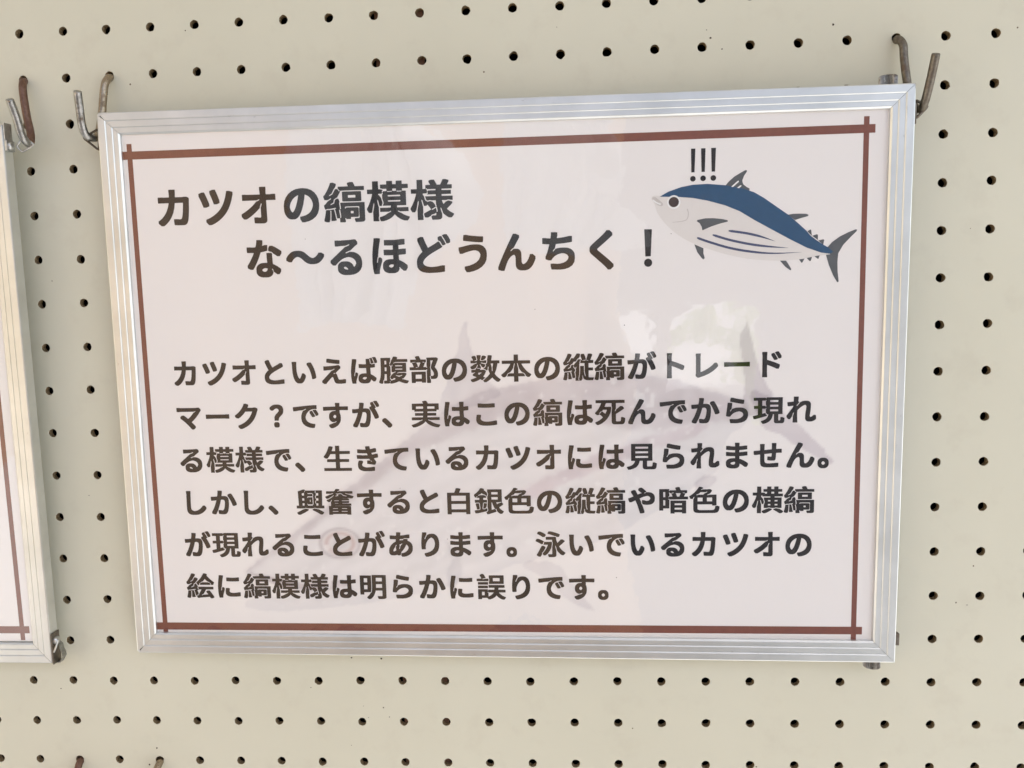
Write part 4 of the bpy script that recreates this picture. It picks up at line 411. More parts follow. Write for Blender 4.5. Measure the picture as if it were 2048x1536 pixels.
     [581,683, 580,707, 577,710, 423,711, 417,707, 417,683, 421,680, 574,680],
     [686,808, 678,804, 675,798, 675,725, 680,712, 689,708, 698,712, 700,720, 698,733, 698,798, 694,804],
     [322,745, 325,748, 328,793, 322,801, 314,802, 307,798, 305,793, 317,767, 308,754, 313,746],
    ],
    '色': [
     [324,861, 384,862, 449,837, 455,832, 454,801, 441,798, 433,790, 423,788, 415,780, 402,776, 389,762, 387,756, 389,753, 408,753, 416,756, 424,764, 441,770, 616,771, 634,776, 689,776, 702,770, 742,741, 745,733, 743,702, 684,620, 603,582, 591,569, 592,563, 616,563, 658,580, 887,580, 895,577, 896,204, 895,199, 879,199, 855,185, 762,185, 754,189, 752,225, 746,229, 280,229, 276,222, 276,95, 279,71, 285,53, 297,40, 309,34, 350,26, 402,23, 725,23, 772,26, 811,40, 827,56, 840,82, 846,103, 855,170, 871,167, 895,181, 923,182, 994,155, 997,150, 997,123, 987,56, 971,1, 948,-35, 913,-62, 858,-78, 816,-81, 309,-81, 270,-78, 215,-67, 185,-54, 154,-22, 141,14, 135,66, 135,407, 166,470, 169,480, 169,501, 163,502, 147,489, 116,426, 53,424, 45,431, 7,493, 5,525, 9,530, 70,571, 124,615, 189,677, 249,748, 278,788, 313,847],
     [277,472, 276,347, 278,340, 431,338, 439,340, 440,465, 438,472, 285,474],
     [751,472, 743,474, 583,472, 581,465, 582,340, 590,338, 751,340, 753,347],
     [233,566, 238,562, 259,562, 306,580, 462,581, 507,627, 579,662, 594,681, 590,684, 572,684, 551,673, 530,667, 368,665, 328,618, 251,585],
    ],
    '見': [
     [155,822, 840,823, 850,819, 851,222, 848,217, 842,216, 684,216, 676,214, 675,38, 680,25, 699,18, 822,18, 829,20, 843,32, 851,56, 861,155, 868,159, 926,158, 967,136, 991,129, 995,123, 992,43, 981,-17, 968,-48, 947,-73, 921,-85, 874,-91, 660,-91, 613,-89, 587,-83, 559,-70, 540,-46, 531,-15, 531,212, 525,216, 439,216, 433,212, 418,144, 390,74, 350,19, 303,-21, 290,-31, 212,-70, 126,-96, 108,-99, 56,-99, 48,-96, 38,-74, 9,-33, 9,2, 20,7, 98,27, 116,34, 168,58, 210,88, 217,95, 249,137, 273,189, 277,212, 272,216, 158,216, 151,222, 151,811],
     [708,324, 708,381, 704,387, 301,388, 292,384, 292,327, 296,320, 699,320],
     [708,491, 708,548, 704,554, 301,554, 292,551, 292,493, 296,487, 699,487],
     [708,657, 708,712, 704,718, 301,719, 292,715, 292,660, 296,654, 699,653],
    ],
    '誤': [
     [48,-82, 47,280, 51,290, 397,291, 403,288, 402,282, 387,283, 378,269, 379,254, 384,248, 389,247, 400,253, 404,269, 408,273, 598,273, 603,277, 607,295, 612,337, 608,343, 418,345, 414,355, 414,420, 409,439, 410,444, 415,449, 949,450, 960,446, 961,353, 957,345, 757,343, 750,334, 746,277, 751,273, 983,273, 991,269, 992,178, 988,170, 780,169, 772,166, 766,157, 770,146, 798,130, 813,110, 849,74, 892,42, 949,14, 996,-4, 996,-38, 949,-98, 889,-99, 829,-75, 785,-49, 749,-21, 701,27, 684,51, 678,55, 673,51, 659,30, 618,-11, 592,-31, 530,-67, 462,-94, 400,-93, 370,-51, 358,-39, 350,-37, 184,-37, 180,-41, 179,-80, 176,-85, 56,-86],
     [577,157, 572,167, 566,169, 408,169, 404,173, 397,192, 389,195, 382,192, 378,183, 381,165, 387,160, 400,161, 403,157, 405,21, 415,21, 452,40, 478,55, 512,81, 542,113, 559,139, 575,144],
     [182,64, 262,62, 270,64, 271,183, 269,191, 189,192, 181,190, 180,71],
     [395,332, 392,328, 387,328, 53,328, 48,331, 47,337, 47,418, 50,423, 56,424, 384,424, 390,413, 391,350],
     [398,551, 398,475, 393,465, 387,461, 56,461, 50,462, 47,467, 47,548, 49,553, 56,556, 389,557, 395,556],
     [936,808, 937,501, 934,490, 439,489, 428,493, 427,564, 437,584, 440,603, 440,681, 427,717, 427,803, 431,811, 926,812],
     [9,595, 8,678, 12,686, 174,689, 168,707, 118,795, 117,824, 118,829, 124,835, 176,862, 233,862, 241,859, 280,798, 315,730, 314,707, 301,708, 259,697, 241,692, 225,683, 210,686, 203,678, 205,670, 251,669, 316,687, 408,687, 413,685, 416,676, 416,603, 410,591, 20,591],
     [797,595, 797,702, 793,708, 574,708, 565,704, 565,597, 569,591, 788,591],
    ],
    '部': [
     [720,-96, 603,-97, 597,-95, 594,-90, 594,345, 595,349, 605,354, 611,363, 612,381, 606,389, 598,390, 592,388, 586,368, 579,364, 30,364, 20,368, 18,462, 22,470, 155,471, 161,475, 137,545, 108,610, 105,633, 53,635, 48,639, 47,730, 50,738, 238,740, 241,743, 239,751, 214,811, 214,837, 216,842, 228,848, 280,862, 345,861, 371,812, 400,741, 574,737, 578,725, 577,644, 572,636, 543,633, 538,605, 485,475, 491,471, 582,471, 588,465, 590,451, 600,445, 605,446, 611,452, 612,465, 609,478, 596,485, 594,491, 594,613, 602,642, 602,733, 594,762, 594,798, 597,803, 928,807, 979,775, 982,767, 981,738, 924,592, 868,465, 926,384, 950,337, 960,306, 969,262, 969,173, 960,123, 940,84, 924,69, 905,58, 876,49, 840,44, 738,44, 734,48, 729,61, 726,100, 719,131, 720,152, 712,158, 702,156, 696,144, 695,126, 703,92, 706,53, 712,37, 725,30, 727,25, 727,-87, 725,-93],
     [561,306, 562,-72, 559,-82, 426,-83, 419,-77, 419,-48, 413,-45, 223,-44, 214,-48, 213,-85, 207,-91, 85,-91, 77,-88, 76,298, 79,308, 551,310],
     [215,203, 214,69, 216,61, 410,60, 418,62, 419,196, 417,204, 223,206],
     [803,700, 733,700, 727,696, 727,540, 711,467, 711,439, 714,420, 726,389, 727,160, 730,154, 777,151, 803,158, 820,173, 831,204, 831,235, 822,272, 812,301, 788,345, 748,400, 734,441, 735,462, 753,551, 807,691, 807,696],
     [230,457, 236,453, 280,453, 288,459, 289,467, 283,475, 275,476, 233,463],
     [309,472, 324,471, 330,475, 377,592, 389,631, 387,635, 256,634, 256,629, 275,587, 293,538, 304,496, 305,475],
     [224,647, 223,651, 217,653, 137,653, 123,647, 120,637, 124,630, 132,627, 202,644, 215,636, 221,639],
     [454,650, 455,644, 462,641, 512,630, 520,631, 526,639, 525,647, 517,653, 460,653],
    ],
    '銀': [
     [454,811, 934,812, 944,808, 945,350, 940,337, 983,288, 984,256, 980,250, 953,228, 902,191, 848,155, 845,150, 870,116, 902,81, 946,45, 999,12, 999,-20, 977,-43, 947,-85, 882,-85, 819,-42, 783,-5, 775,22, 751,84, 736,101, 728,104, 719,100, 716,90, 728,74, 759,-9, 598,-61, 533,-84, 504,-98, 444,-99, 436,-93, 424,-59, 410,-33, 409,-17, 453,6, 465,21, 469,40, 469,79, 465,90, 466,113, 463,126, 451,150, 451,217, 458,256, 459,314, 464,334, 464,415, 460,436, 451,457, 451,545, 478,623, 479,650, 451,722, 451,803],
     [280,856, 345,832, 346,801, 341,790, 342,785, 427,712, 455,650, 456,642, 455,629, 434,573, 431,569, 421,567, 417,564, 415,506, 408,502, 322,502, 315,498, 315,436, 317,431, 436,428, 440,415, 440,337, 434,326, 376,336, 340,336, 329,330, 324,320, 316,323, 306,312, 284,152, 281,116, 285,105, 298,89, 345,86, 369,92, 377,103, 388,108, 392,123, 400,120, 436,119, 442,110, 443,95, 447,87, 445,40, 439,27, 400,5, 105,-65, 40,-65, 32,-56, 16,1, 17,41, 22,44, 87,57, 134,55, 191,68, 204,84, 208,92, 208,137, 193,277, 187,308, 178,323, 152,328, 35,325, 30,327, 26,332, 27,426, 35,429, 176,430, 180,436, 179,498, 173,502, 85,503, 79,506, 74,515, 37,517, 32,522, 1,582, 0,616, 7,625, 82,685, 122,725, 165,776, 217,854, 225,857],
     [595,338, 592,334, 591,327, 591,74, 592,69, 595,66, 699,94, 703,97, 665,170, 634,248, 609,332, 605,337],
     [178,90, 129,78, 111,78, 92,82, 78,165, 52,259, 54,293, 77,299, 132,306, 150,304, 163,298, 172,251, 185,139, 185,100],
     [309,113, 305,121, 305,131, 315,186, 329,309, 366,312, 413,305, 431,305, 435,301, 435,264, 424,199, 407,150, 391,142, 387,126, 374,126, 363,115, 345,109, 322,109],
     [922,342, 915,350, 892,351, 855,339, 759,338, 752,334, 774,275, 780,269, 824,301, 895,327, 915,329, 921,334],
     [804,525, 798,528, 595,528, 591,522, 592,444, 598,440, 801,440, 805,446],
     [111,562, 105,562, 89,548, 81,527, 82,519, 87,514, 95,513, 100,516, 108,530, 112,540],
     [137,590, 142,586, 165,586, 210,604, 329,604, 381,584, 386,569, 392,563, 402,563, 409,571, 405,588, 385,608, 298,644, 264,673, 259,671, 231,639, 158,608],
     [804,631, 805,704, 801,710, 598,711, 592,707, 591,634, 595,628, 798,627],
    ],
    '！': [
     [167,-15, 157,1, 151,17, 148,38, 148,84, 154,116, 173,143, 189,153, 204,158, 293,159, 316,150, 333,137, 343,121, 349,105, 352,84, 352,38, 346,6, 329,-18, 316,-28, 288,-36, 215,-37, 184,-28],
     [186,211, 181,214, 180,220, 164,551, 161,564, 159,772, 162,777, 168,778, 335,778, 340,775, 341,769, 341,631, 339,618, 339,564, 336,551, 320,217, 317,212, 311,211],
    ],
    '？': [
     [323,-12, 301,-29, 272,-37, 202,-36, 184,-33, 158,-18, 141,6, 135,38, 135,84, 138,105, 144,121, 154,137, 173,151, 197,159, 283,158, 311,145, 330,123, 338,95, 338,27, 333,4],
     [165,211, 160,214, 159,220, 159,316, 162,347, 193,407, 230,450, 284,501, 319,545, 329,579, 325,595, 310,618, 289,637, 262,647, 246,651, 199,634, 173,619, 121,574, 53,573, -2,623, -2,683, 38,721, 72,746, 121,772, 165,786, 204,791, 309,791, 353,785, 400,770, 440,743, 456,725, 473,702, 491,657, 497,610, 497,551, 481,480, 443,426, 350,334, 319,280, 315,222, 309,212],
    ],
    '～': [
     [5,314, 6,368, 38,419, 69,455, 100,484, 132,507, 165,525, 217,541, 267,547, 342,547, 379,544, 423,533, 460,517, 499,493, 616,394, 647,376, 689,362, 704,362, 715,365, 741,375, 770,392, 803,420, 827,449, 850,485, 855,489, 921,489, 991,452, 995,446, 994,392, 962,341, 931,305, 900,276, 868,253, 835,235, 783,219, 733,213, 658,213, 621,216, 577,227, 540,243, 501,267, 475,286, 410,346, 376,371, 335,392, 311,398, 296,398, 285,395, 259,385, 230,368, 197,340, 173,311, 150,275, 145,271, 79,271, 9,308],
    ],
}


# ------------------------------------------------------------------ helpers
def mat(name, col, rough=0.5, metal=0.0, spec=0.5):
    m = bpy.data.materials.new(name)
    m.use_nodes = True
    b = m.node_tree.nodes['Principled BSDF']
    b.inputs['Base Color'].default_value = (*col, 1)
    b.inputs['Roughness'].default_value = rough
    b.inputs['Metallic'].default_value = metal
    b.inputs['Specular IOR Level'].default_value = spec
    return m


class NT:
    """small node-building helper"""
    def __init__(s, m):
        s.t = m.node_tree
        s.b = s.t.nodes['Principled BSDF']
        s.tc = s.t.nodes.new('ShaderNodeTexCoord')

    def n(s, kind, **kw):
        n = s.t.nodes.new(kind)
        for k, v in kw.items():
            setattr(n, k, v)
        return n

    def l(s, a, b):
        s.t.links.new(a, b)

    def noise(s, scale, detail=3, rough=0.5, coord='Object', stretch=(1, 1, 1)):
        mp = s.n('ShaderNodeMapping')
        mp.inputs['Scale'].default_value = stretch
        s.l(s.tc.outputs[coord], mp.inputs[0])
        n = s.n('ShaderNodeTexNoise')
        n.inputs['Scale'].default_value = scale
        n.inputs['Detail'].default_value = detail
        n.inputs['Roughness'].default_value = rough
        s.l(mp.outputs[0], n.inputs['Vector'])
        return n.outputs['Fac']

    def ramp(s, fac, stops):
        r = s.n('ShaderNodeValToRGB')
        e = r.color_ramp.elements
        while len(e) < len(stops):
            e.new(0.5)
        for i, (p, c) in enumerate(stops):
            e[i].position = p
            e[i].color = (*c, 1) if len(c) == 3 else c
        s.l(fac, r.inputs[0])
        return r.outputs[0]

    def mix(s, fac, a, b, mode='MIX'):
        m = s.n('ShaderNodeMix', data_type='RGBA', blend_type=mode)
        for sock, v in ((m.inputs[0], fac), (m.inputs[6], a), (m.inputs[7], b)):
            if isinstance(v, (int, float)):
                sock.default_value = v
            elif isinstance(v, tuple):
                sock.default_value = (*v, 1)
            else:
                s.l(v, sock)
        return m.outputs[2]

    def bump(s, h, dist, strength=1.0):
        b = s.n('ShaderNodeBump')
        b.inputs['Distance'].default_value = dist
        b.inputs['Strength'].default_value = strength
        s.l(h, b.inputs['Height'])
        s.l(b.outputs[0], s.b.inputs['Normal'])


def link(name, me, m=None, parent=None, smooth=False):
    o = bpy.data.objects.new(name, me)
    COL.objects.link(o)
    if m:
        me.materials.append(m)
    if parent:
        o.parent = parent
    if smooth:
        for p in me.polygons:
            p.use_smooth = True
    return o


def pydata(name, v, f):
    me = bpy.data.meshes.new(name)
    me.from_pydata([tuple(c * MM for c in p) for p in v], [], f)
    me.update()
    return me


def tag(o, label, cat, group=None, kind=None):
    o['label'] = label
    o['category'] = cat
    if group:
        o['group'] = group
    if kind:
        o['kind'] = kind


def thing(name, mw, label, cat, group=None):
    o = bpy.data.objects.new(name, None)
    o.empty_display_size = 0.02
    COL.objects.link(o)
    o.matrix_world = mw
    tag(o, label, cat, group)
    return o


def catmull(pts, n=5, closed=False):
    P = [Vector(p) for p in pts]
    N = len(P)
    out = []
    for i in range(N if closed else N - 1):
        p0 = P[(i - 1) % N] if closed or i > 0 else 2 * P[0] - P[1]
        p1, p2 = P[i], P[(i + 1) % N]
        p3 = P[(i + 2) % N] if closed or i + 2 < N else 2 * P[-1] - P[-2]
        for k in range(n):
            t = k / n
            out.append(0.5 * ((2 * p1) + (p2 - p0) * t + (2 * p0 - 5 * p1 + 4 * p2 - p3) * t * t + (3 * p1 - p0 - 3 * p2 + p3) * t ** 3))
    if not closed:
        out.append(P[-1])
    return out


def tube_mesh(name, pts, r, seg=14, sub=6, cap_bevel=0.25):
    """round wire along a smoothed path (board millimetres), closed with slightly bevelled ends"""
    path = catmull(pts, sub) if sub > 1 else [Vector(p) for p in pts]
    v, f = [], []
    up = Vector((0.3, 0.2, 1)).normalized()
    fr = None
    rings = []
    L = len(path)
    for i, p in enumerate(path):
        t = (path[min(i + 1, L - 1)] - path[max(i - 1, 0)]).normalized()
        if fr is None:
            fr = t.cross(up).normalized()
        else:
            fr = (fr - t * fr.dot(t)).normalized()
        b = t.cross(fr)
        rings.append((p, t, fr.copy(), b))
    full = []
    p, t, a, b = rings[0]
    full.append((p, a, b, r - cap_bevel))
    full.append((p + t * cap_bevel, a, b, r))
    for q in rings[1:-1]:
        full.append((q[0], q[2], q[3], r))
    p, t, a, b = rings[-1]
    full.append((p - t * cap_bevel, a, b, r))
    full.append((p, a, b, r - cap_bevel))
    for p, a, b, rr in full:
        for k in range(seg):
            an = 2 * math.pi * k / seg
            v.append(tuple(p + (a * math.cos(an) + b * math.sin(an)) * rr))
    for i in range(len(full) - 1):
        for k in range(seg):
            f.append((i * seg + k, i * seg + (k + 1) % seg, (i + 1) * seg + (k + 1) % seg, (i + 1) * seg + k))
    f.append(tuple(range(seg))[::-1])
    f.append(tuple((len(full) - 1) * seg + k for k in range(seg)))
    me = pydata(name, v, f)
    return me


def wire(name, pts, r, m, parent, **kw):
    o = link(name, tube_mesh(name, pts, r, **kw), m, parent, smooth=True)
    es = o.modifiers.new('edge', 'EDGE_SPLIT')
    es.split_angle = math.radians(50)
    return o


def box_mesh(name, x0, x1, y0, y1, z0, z1, bev=0.0):
    bm = bmesh.new()
    bmesh.ops.create_cube(bm, size=1)
    for q in bm.verts:
        q.co = Vector(((x0 + x1) / 2 + q.co.x * (x1 - x0), (y0 + y1) / 2 + q.co.y * (y1 - y0), (z0 + z1) / 2 + q.co.z * (z1 - z0))) * MM
    if bev:
        bmesh.ops.bevel(bm, geom=bm.edges[:], offset=bev * MM, segments=2, affect='EDGES', profile=0.6)
    me = bpy.data.meshes.new(name)
    bm.to_mesh(me)
    bm.free()
    return me


# ------------------------------------------------------------------ materials
def make_board_paint():
    m = mat('ivory_board_paint', (0.70, 0.66, 0.535), 0.42, spec=0.35)
    t = NT(m)
    big = t.noise(5, 3, 0.6)
    c = t.ramp(big, [(0.3, (0.630, 0.610, 0.490)), (0.7, (0.672, 0.652, 0.532))])
    # small dirt specks and fine chips in the paint
    vo = t.n('ShaderNodeTexVoronoi')
    vo.inputs['Scale'].default_value = 70
    t.l(t.tc.outputs['Object'], vo.inputs['Vector'])
    gate = t.noise(13, 1)
    sp = t.n('ShaderNodeMath', operation='LESS_THAN')
    t.l(vo.outputs['Distance'], sp.inputs[0])
    sp.inputs[1].default_value = 0.035
    g2 = t.n('ShaderNodeMath', operation='GREATER_THAN')
    t.l(gate, g2.inputs[0])
    g2.inputs[1].default_value = 0.52
    mu = t.n('ShaderNodeMath', operation='MULTIPLY')
    t.l(sp.outputs[0], mu.inputs[0])
    t.l(g2.outputs[0], mu.inputs[1])
    c = t.mix(mu.outputs[0], c, (0.16, 0.12, 0.07))
    # faint smudges
    sm = t.ramp(t.noise(38, 4, 0.65), [(0.54, (0, 0, 0)), (0.78, (1, 1, 1))])
    c = t.mix(t.mix(1.0, sm, (0.26, 0.26, 0.26), 'MULTIPLY'), c, (0.5, 0.45, 0.36))
    t.l(c, t.b.inputs['Base Color'])
    h = t.mix(0.5, t.noise(1400, 2), t.noise(260, 3))
    t.bump(h, 0.00006, 0.55)
    return m


def make_hardboard():
    m = mat('brown_hardboard', (0.16, 0.10, 0.055), 0.9, spec=0.1)
    t = NT(m)
    t.l(t.ramp(t.noise(900, 4, 0.7), [(0.35, (0.17, 0.12, 0.06)), (0.7, (0.40, 0.31, 0.19))]), t.b.inputs['Base Color'])
    t.bump(t.noise(1500, 3), 0.0002, 0.8)
    return m


def make_aluminium():
    m = mat('satin_aluminium', (0.83, 0.835, 0.82), 0.38, 1.0)
    t = NT(m)
    st = t.noise(60, 4, 0.6, stretch=(0.35, 14, 14))
    blot = t.noise(28, 4, 0.6)
    c = t.ramp(blot, [(0.3, (0.665, 0.68, 0.665)), (0.7, (0.785, 0.80, 0.79))])
    sc = t.ramp(t.noise(170, 5, 0.75, stretch=(0.5, 1, 1)), [(0.655, (0, 0, 0)), (0.71, (1, 1, 1))])
    c = t.mix(t.mix(1.0, sc, (0.4, 0.4, 0.4), 'MULTIPLY'), c, (0.45, 0.44, 0.41))
    t.l(c, t.b.inputs['Base Color'])
    r = t.n('ShaderNodeMapRange')
    t.l(st, r.inputs[0])
    r.inputs[3].default_value = 0.30
    r.inputs[4].default_value = 0.42
    t.l(r.outputs[0], t.b.inputs['Roughness'])
    t.bump(st, 0.00004, 0.25)
    return m


def make_wire_metal(name, lo, hi, rust, rust_lo, rough):
    m = mat(name, lo, rough, 1.0)
    t = NT(m)
    c = t.ramp(t.noise(420, 5, 0.7), [(0.35, lo), (0.65, hi)])
    rf = t.ramp(t.noise(150, 4, 0.65), [(rust_lo, (0, 0, 0)), (rust_lo + 0.12, (1, 1, 1))])
    c = t.mix(rf, c, rust)
    t.l(c, t.b.inputs['Base Color'])
    inv = t.n('ShaderNodeMapRange')
    t.l(rf, inv.inputs[0])
    inv.inputs[3].default_value = 1.0
    inv.inputs[4].default_value = 0.35
    t.l(inv.outputs[0], t.b.inputs['Metallic'])
    rr = t.n('ShaderNodeMapRange')
    t.l(t.noise(600, 3), rr.inputs[0])
    rr.inputs[3].default_value = rough - 0.12
    rr.inputs[4].default_value = rough + 0.15
    t.l(rr.outputs[0], t.b.inputs['Roughness'])
    t.bump(t.noise(900, 3), 0.0001, 0.5)
    return m


def make_print(name, col, var=0.06):
    m = mat(name, col, 0.6, spec=0.2)
    t = NT(m)
    lo = tuple(c * (1 - var) for c in col)
    hi = tuple(c * (1 + var) for c in col)
    t.l(t.ramp(t.noise(300, 3), [(0.3, lo), (0.7, hi)]), t.b.inputs['Base Color'])
    return m


def make_paper():
    m = mat('printed_paper', (0.80, 0.785, 0.78), 0.7, spec=0.2)
    t = NT(m)
    a = t.n('ShaderNodeVertexColor', layer_name='wash')
    t.l(a.outputs[0], t.b.inputs['Base Color'])
    return m


def make_cover():
    m = bpy.data.materials.new('clear_cover')
    m.use_nodes = True
    nt = m.node_tree
    nt.nodes.remove(nt.nodes['Principled BSDF'])
    out = nt.nodes['Material Output']
    tr = nt.nodes.new('ShaderNodeBsdfTransparent')
    gl = nt.nodes.new('ShaderNodeBsdfGlossy')
    gl.inputs['Roughness'].default_value = 0.030
    gl.inputs['Color'].default_value = (1, 1, 1, 1)
    fr = nt.nodes.new('ShaderNodeFresnel')
    fr.inputs['IOR'].default_value = 1.80
    mx = nt.nodes.new('ShaderNodeMixShader')
    tc = nt.nodes.new('ShaderNodeTexCoord')
    n = nt.nodes.new('ShaderNodeTexNoise')
    n.inputs['Scale'].default_value = 9
    n.inputs['Detail'].default_value = 1.5
    bp = nt.nodes.new('ShaderNodeBump')
    bp.inputs['Distance'].default_value = 0.0022
    bp.inputs['Strength'].default_value = 0.6
    nt.links.new(tc.outputs['Object'], n.inputs['Vector'])
    nt.links.new(n.outputs['Fac'], bp.inputs['Height'])
    n2 = nt.nodes.new('ShaderNodeTexNoise')
    n2.inputs['Scale'].default_value = 75
    n2.inputs['Detail'].default_value = 2.0
    b2 = nt.nodes.new('ShaderNodeBump')
    b2.inputs['Distance'].default_value = 0.00010
    b2.inputs['Strength'].default_value = 0.6
    nt.links.new(tc.outputs['Object'], n2.inputs['Vector'])
    nt.links.new(n2.outputs['Fac'], b2.inputs['Height'])
    nt.links.new(bp.outputs[0], b2.inputs['Normal'])
    nt.links.new(b2.outputs[0], gl.inputs['Normal'])
    # only the outward side mirrors; seen or lit from behind the film is simply clear
    ge = nt.nodes.new('ShaderNodeNewGeometry')
    sb = nt.nodes.new('ShaderNodeMath')
    sb.operation = 'SUBTRACT'
    sb.inputs[0].default_value = 1.0
    ml = nt.nodes.new('ShaderNodeMath')
    ml.operation = 'MULTIPLY'
    nt.links.new(ge.outputs['Backfacing'], sb.inputs[1])
    nt.links.new(sb.outputs[0], ml.inputs[0])
    nt.links.new(fr.outputs[0], ml.inputs[1])
    nt.links.new(ml.outputs[0], mx.inputs[0])
    nt.links.new(tr.outputs[0], mx.inputs[1])
    nt.links.new(gl.outputs[0], mx.inputs[2])
    nt.links.new(mx.outputs[0], out.inputs[0])
    c = bpy.data.materials.new('clear_cover_back')
    c.use_nodes = True
    c.node_tree.nodes.remove(c.node_tree.nodes['Principled BSDF'])
    t2 = c.node_tree.nodes.new('ShaderNodeBsdfTransparent')
    c.node_tree.links.new(t2.outputs[0], c.node_tree.nodes['Material Output'].inputs[0])
    return m, c


M_BOARD = make_board_paint()
M_HARD = make_hardboard()
M_ALU = make_aluminium()
M_ZINC = make_wire_metal('worn_zinc_wire', (0.24, 0.235, 0.22), (0.44, 0.43, 0.41), (0.12, 0.09, 0.065), 0.56, 0.30)
M_RUSTY = make_wire_metal('rusty_brown_wire', (0.16, 0.095, 0.070), (0.24, 0.150, 0.115), (0.13, 0.065, 0.045), 0.50, 0.45)
M_TAN = make_wire_metal('tan_varnished_wire', (0.30, 0.24, 0.17), (0.40, 0.33, 0.24), (0.22, 0.16, 0.10), 0.55, 0.30)
M_DULL = make_wire_metal('dull_tarnished_wire', (0.145, 0.125, 0.10), (0.235, 0.21, 0.175), (0.13, 0.095, 0.07), 0.52, 0.42)
M_DARKWIRE = make_wire_metal('dark_bronze_wire', (0.09, 0.075, 0.055), (0.16, 0.13, 0.10), (0.06, 0.045, 0.035), 0.55, 0.4)
M_STEEL = make_wire_metal('bright_bracket_steel', (0.45, 0.45, 0.43), (0.62, 0.62, 0.60), (0.2, 0.17, 0.13), 0.66, 0.35)
M_INK = make_print('black_ink', (0.007, 0.005, 0.005))
M_BROWN = make_print('red_brown_ink', (0.19, 0.062, 0.040))
M_BLUE = make_print('fish_blue_ink', (0.012, 0.066, 0.152))
M_PUPIL = make_print('dark_brown_ink', (0.045, 0.026, 0.022))
M_BELLY = make_print('fish_belly_ink', (0.71, 0.675, 0.65), 0.01)
M_FIN = make_print('fish_fin_ink', (0.085, 0.092, 0.100))
M_STRIPE = make_print('fish_stripe_ink', (0.055, 0.070, 0.145))
M_WHITE = make_print('white_ink', (0.80, 0.80, 0.79), 0.01)
M_LINE = make_print('pale_line_ink', (0.55, 0.51, 0.49), 0.02)
M_COVER, M_COVERB = make_cover()
M_BACKING = mat('grey_backing', (0.25, 0.25, 0.24), 0.8)

# ------------------------------------------------------------------ pegboard with real holes
PITCH = 25.0


def pegboard():
    i0, i1, j0, j1 = -9, 32, -5, 23
    R0, T, seg = 2.42, 4.0, 20
    v, f, mi = [], [], []
    corner = {}

    def cv(i, j, z):
        k = (i, j, z)
        if k not in corner:
            corner[k] = len(v)
            v.append(((i - 0.5) * PITCH, -(j - 0.5) * PITCH, z))
        return corner[k]
    rnd = random.Random(3)
    for i in range(i0, i1):
        for j in range(j0, j1):
            cx, cy = i * PITCH + rnd.gauss(0, 0.10), -j * PITCH + rnd.gauss(0, 0.10)
            ph = rnd.random() * 6
            chip = rnd.random() * 2 * math.pi
            chip_a = rnd.choice((0, 0, 0.12, 0.3))
            lip, ring, back = [], [], []
            for k in range(seg):
                a = 2 * math.pi * k / seg
                r = R0 + 0.05 * math.sin(3 * a + ph) + 0.04 * math.sin(7 * a + ph * 2) + rnd.gauss(0, 0.035)
                d = math.cos(a - chip)
                r += chip_a * max(0, d - 0.8) * 5
                ca, sa = math.cos(a), math.sin(a)
                lip.append(len(v)); v.append((cx + (r + 0.16) * ca, cy + (r + 0.16) * sa, 0))
                ring.append(len(v)); v.append((cx + r * ca, cy + r * sa, -0.16))
                r2 = R0 + rnd.gauss(0, 0.05)
                back.append(len(v)); v.append((cx + r2 * ca, cy + r2 * sa, -T))
            # plate around the hole: four corners, five rim verts per quadrant
            q = seg // 4
            off = q // 2 + 1
            cs = [cv(i + 1, j, 0), cv(i, j, 0), cv(i, j + 1, 0), cv(i + 1, j + 1, 0)]  # +x+y, -x+y, -x-y, +x-y
            for c in range(4):
                s0 = c * q
                for k in range(q):
                    f.append((cs[c], lip[(s0 + k + 1) % seg], lip[(s0 + k) % seg])); mi.append(0)
                f.append((cs[c], cs[(c + 1) % 4], lip[(s0 + q) % seg])); mi.append(0)
            for k in range(seg):
                k2 = (k + 1) % seg
                f.append((lip[k], lip[k2], ring[k2], ring[k])); mi.append(0)
                f.append((ring[k], ring[k2], back[k2], back[k])); mi.append(1)
    me = pydata('pegboard', v, f)
    o = link('pegboard', me, M_BOARD)
    me.materials.append(M_HARD)
    me.polygons.foreach_set('material_index', mi)
    o.matrix_world = BOARD
    tag(o, 'ivory painted perforated board with rows of round holes, behind the framed signs', 'pegboard')
    # timber battens; a near-black sheet stands in for the shade behind the holes
    x0, x1, y0, y1 = (i0 - 0.5) * PITCH, (i1 - 0.5) * PITCH, -(j1 - 0.5) * PITCH, -(j0 - 0.5) * PITCH
    mw = mat('batten_timber', (0.20, 0.11, 0.07), 0.8)
    t = NT(mw)
    t.l(t.ramp(t.noise(120, 4, stretch=(6, 0.5, 6)), [(0.3, (0.15, 0.08, 0.05)), (0.7, (0.30, 0.18, 0.11))]), t.b.inputs['Base Color'])
    for bx in (200.0, -170.0, 640.0):
        link('batten', box_mesh('batten', bx - 0.6, bx + 26, y0, y1, -26, -4.05), mw, o)
    link('hole_shade_sheet', box_mesh('hole_shade_sheet', x0, x1, y0, y1, -32, -27), mat('hole_shade_black', (0.02, 0.02, 0.02), 0.9), o)
    for side in ((x0 - 18, x0 - 0.3), (x1 + 0.3, x1 + 18)):
        link('edge_frame', box_mesh('edge_frame', side[0], side[1], y0, y1, -34, 3), mw, o)
    for side in ((y0 - 18, y0 - 0.3), (y1 + 0.3, y1 + 18)):
        link('edge_frame', box_mesh('edge_frame', x0 - 18, x1 + 18, side[0], side[1], -34, 3), mw, o)
    return o


BOARD_OBJ = pegboard()


# ------------------------------------------------------------------ glyphs
def load_glyphs():
    return {c: [np.array(l, float).reshape(-1, 2) / 1000.0 for l in loops] for c, loops in GLYPH_OUTLINES.items()}


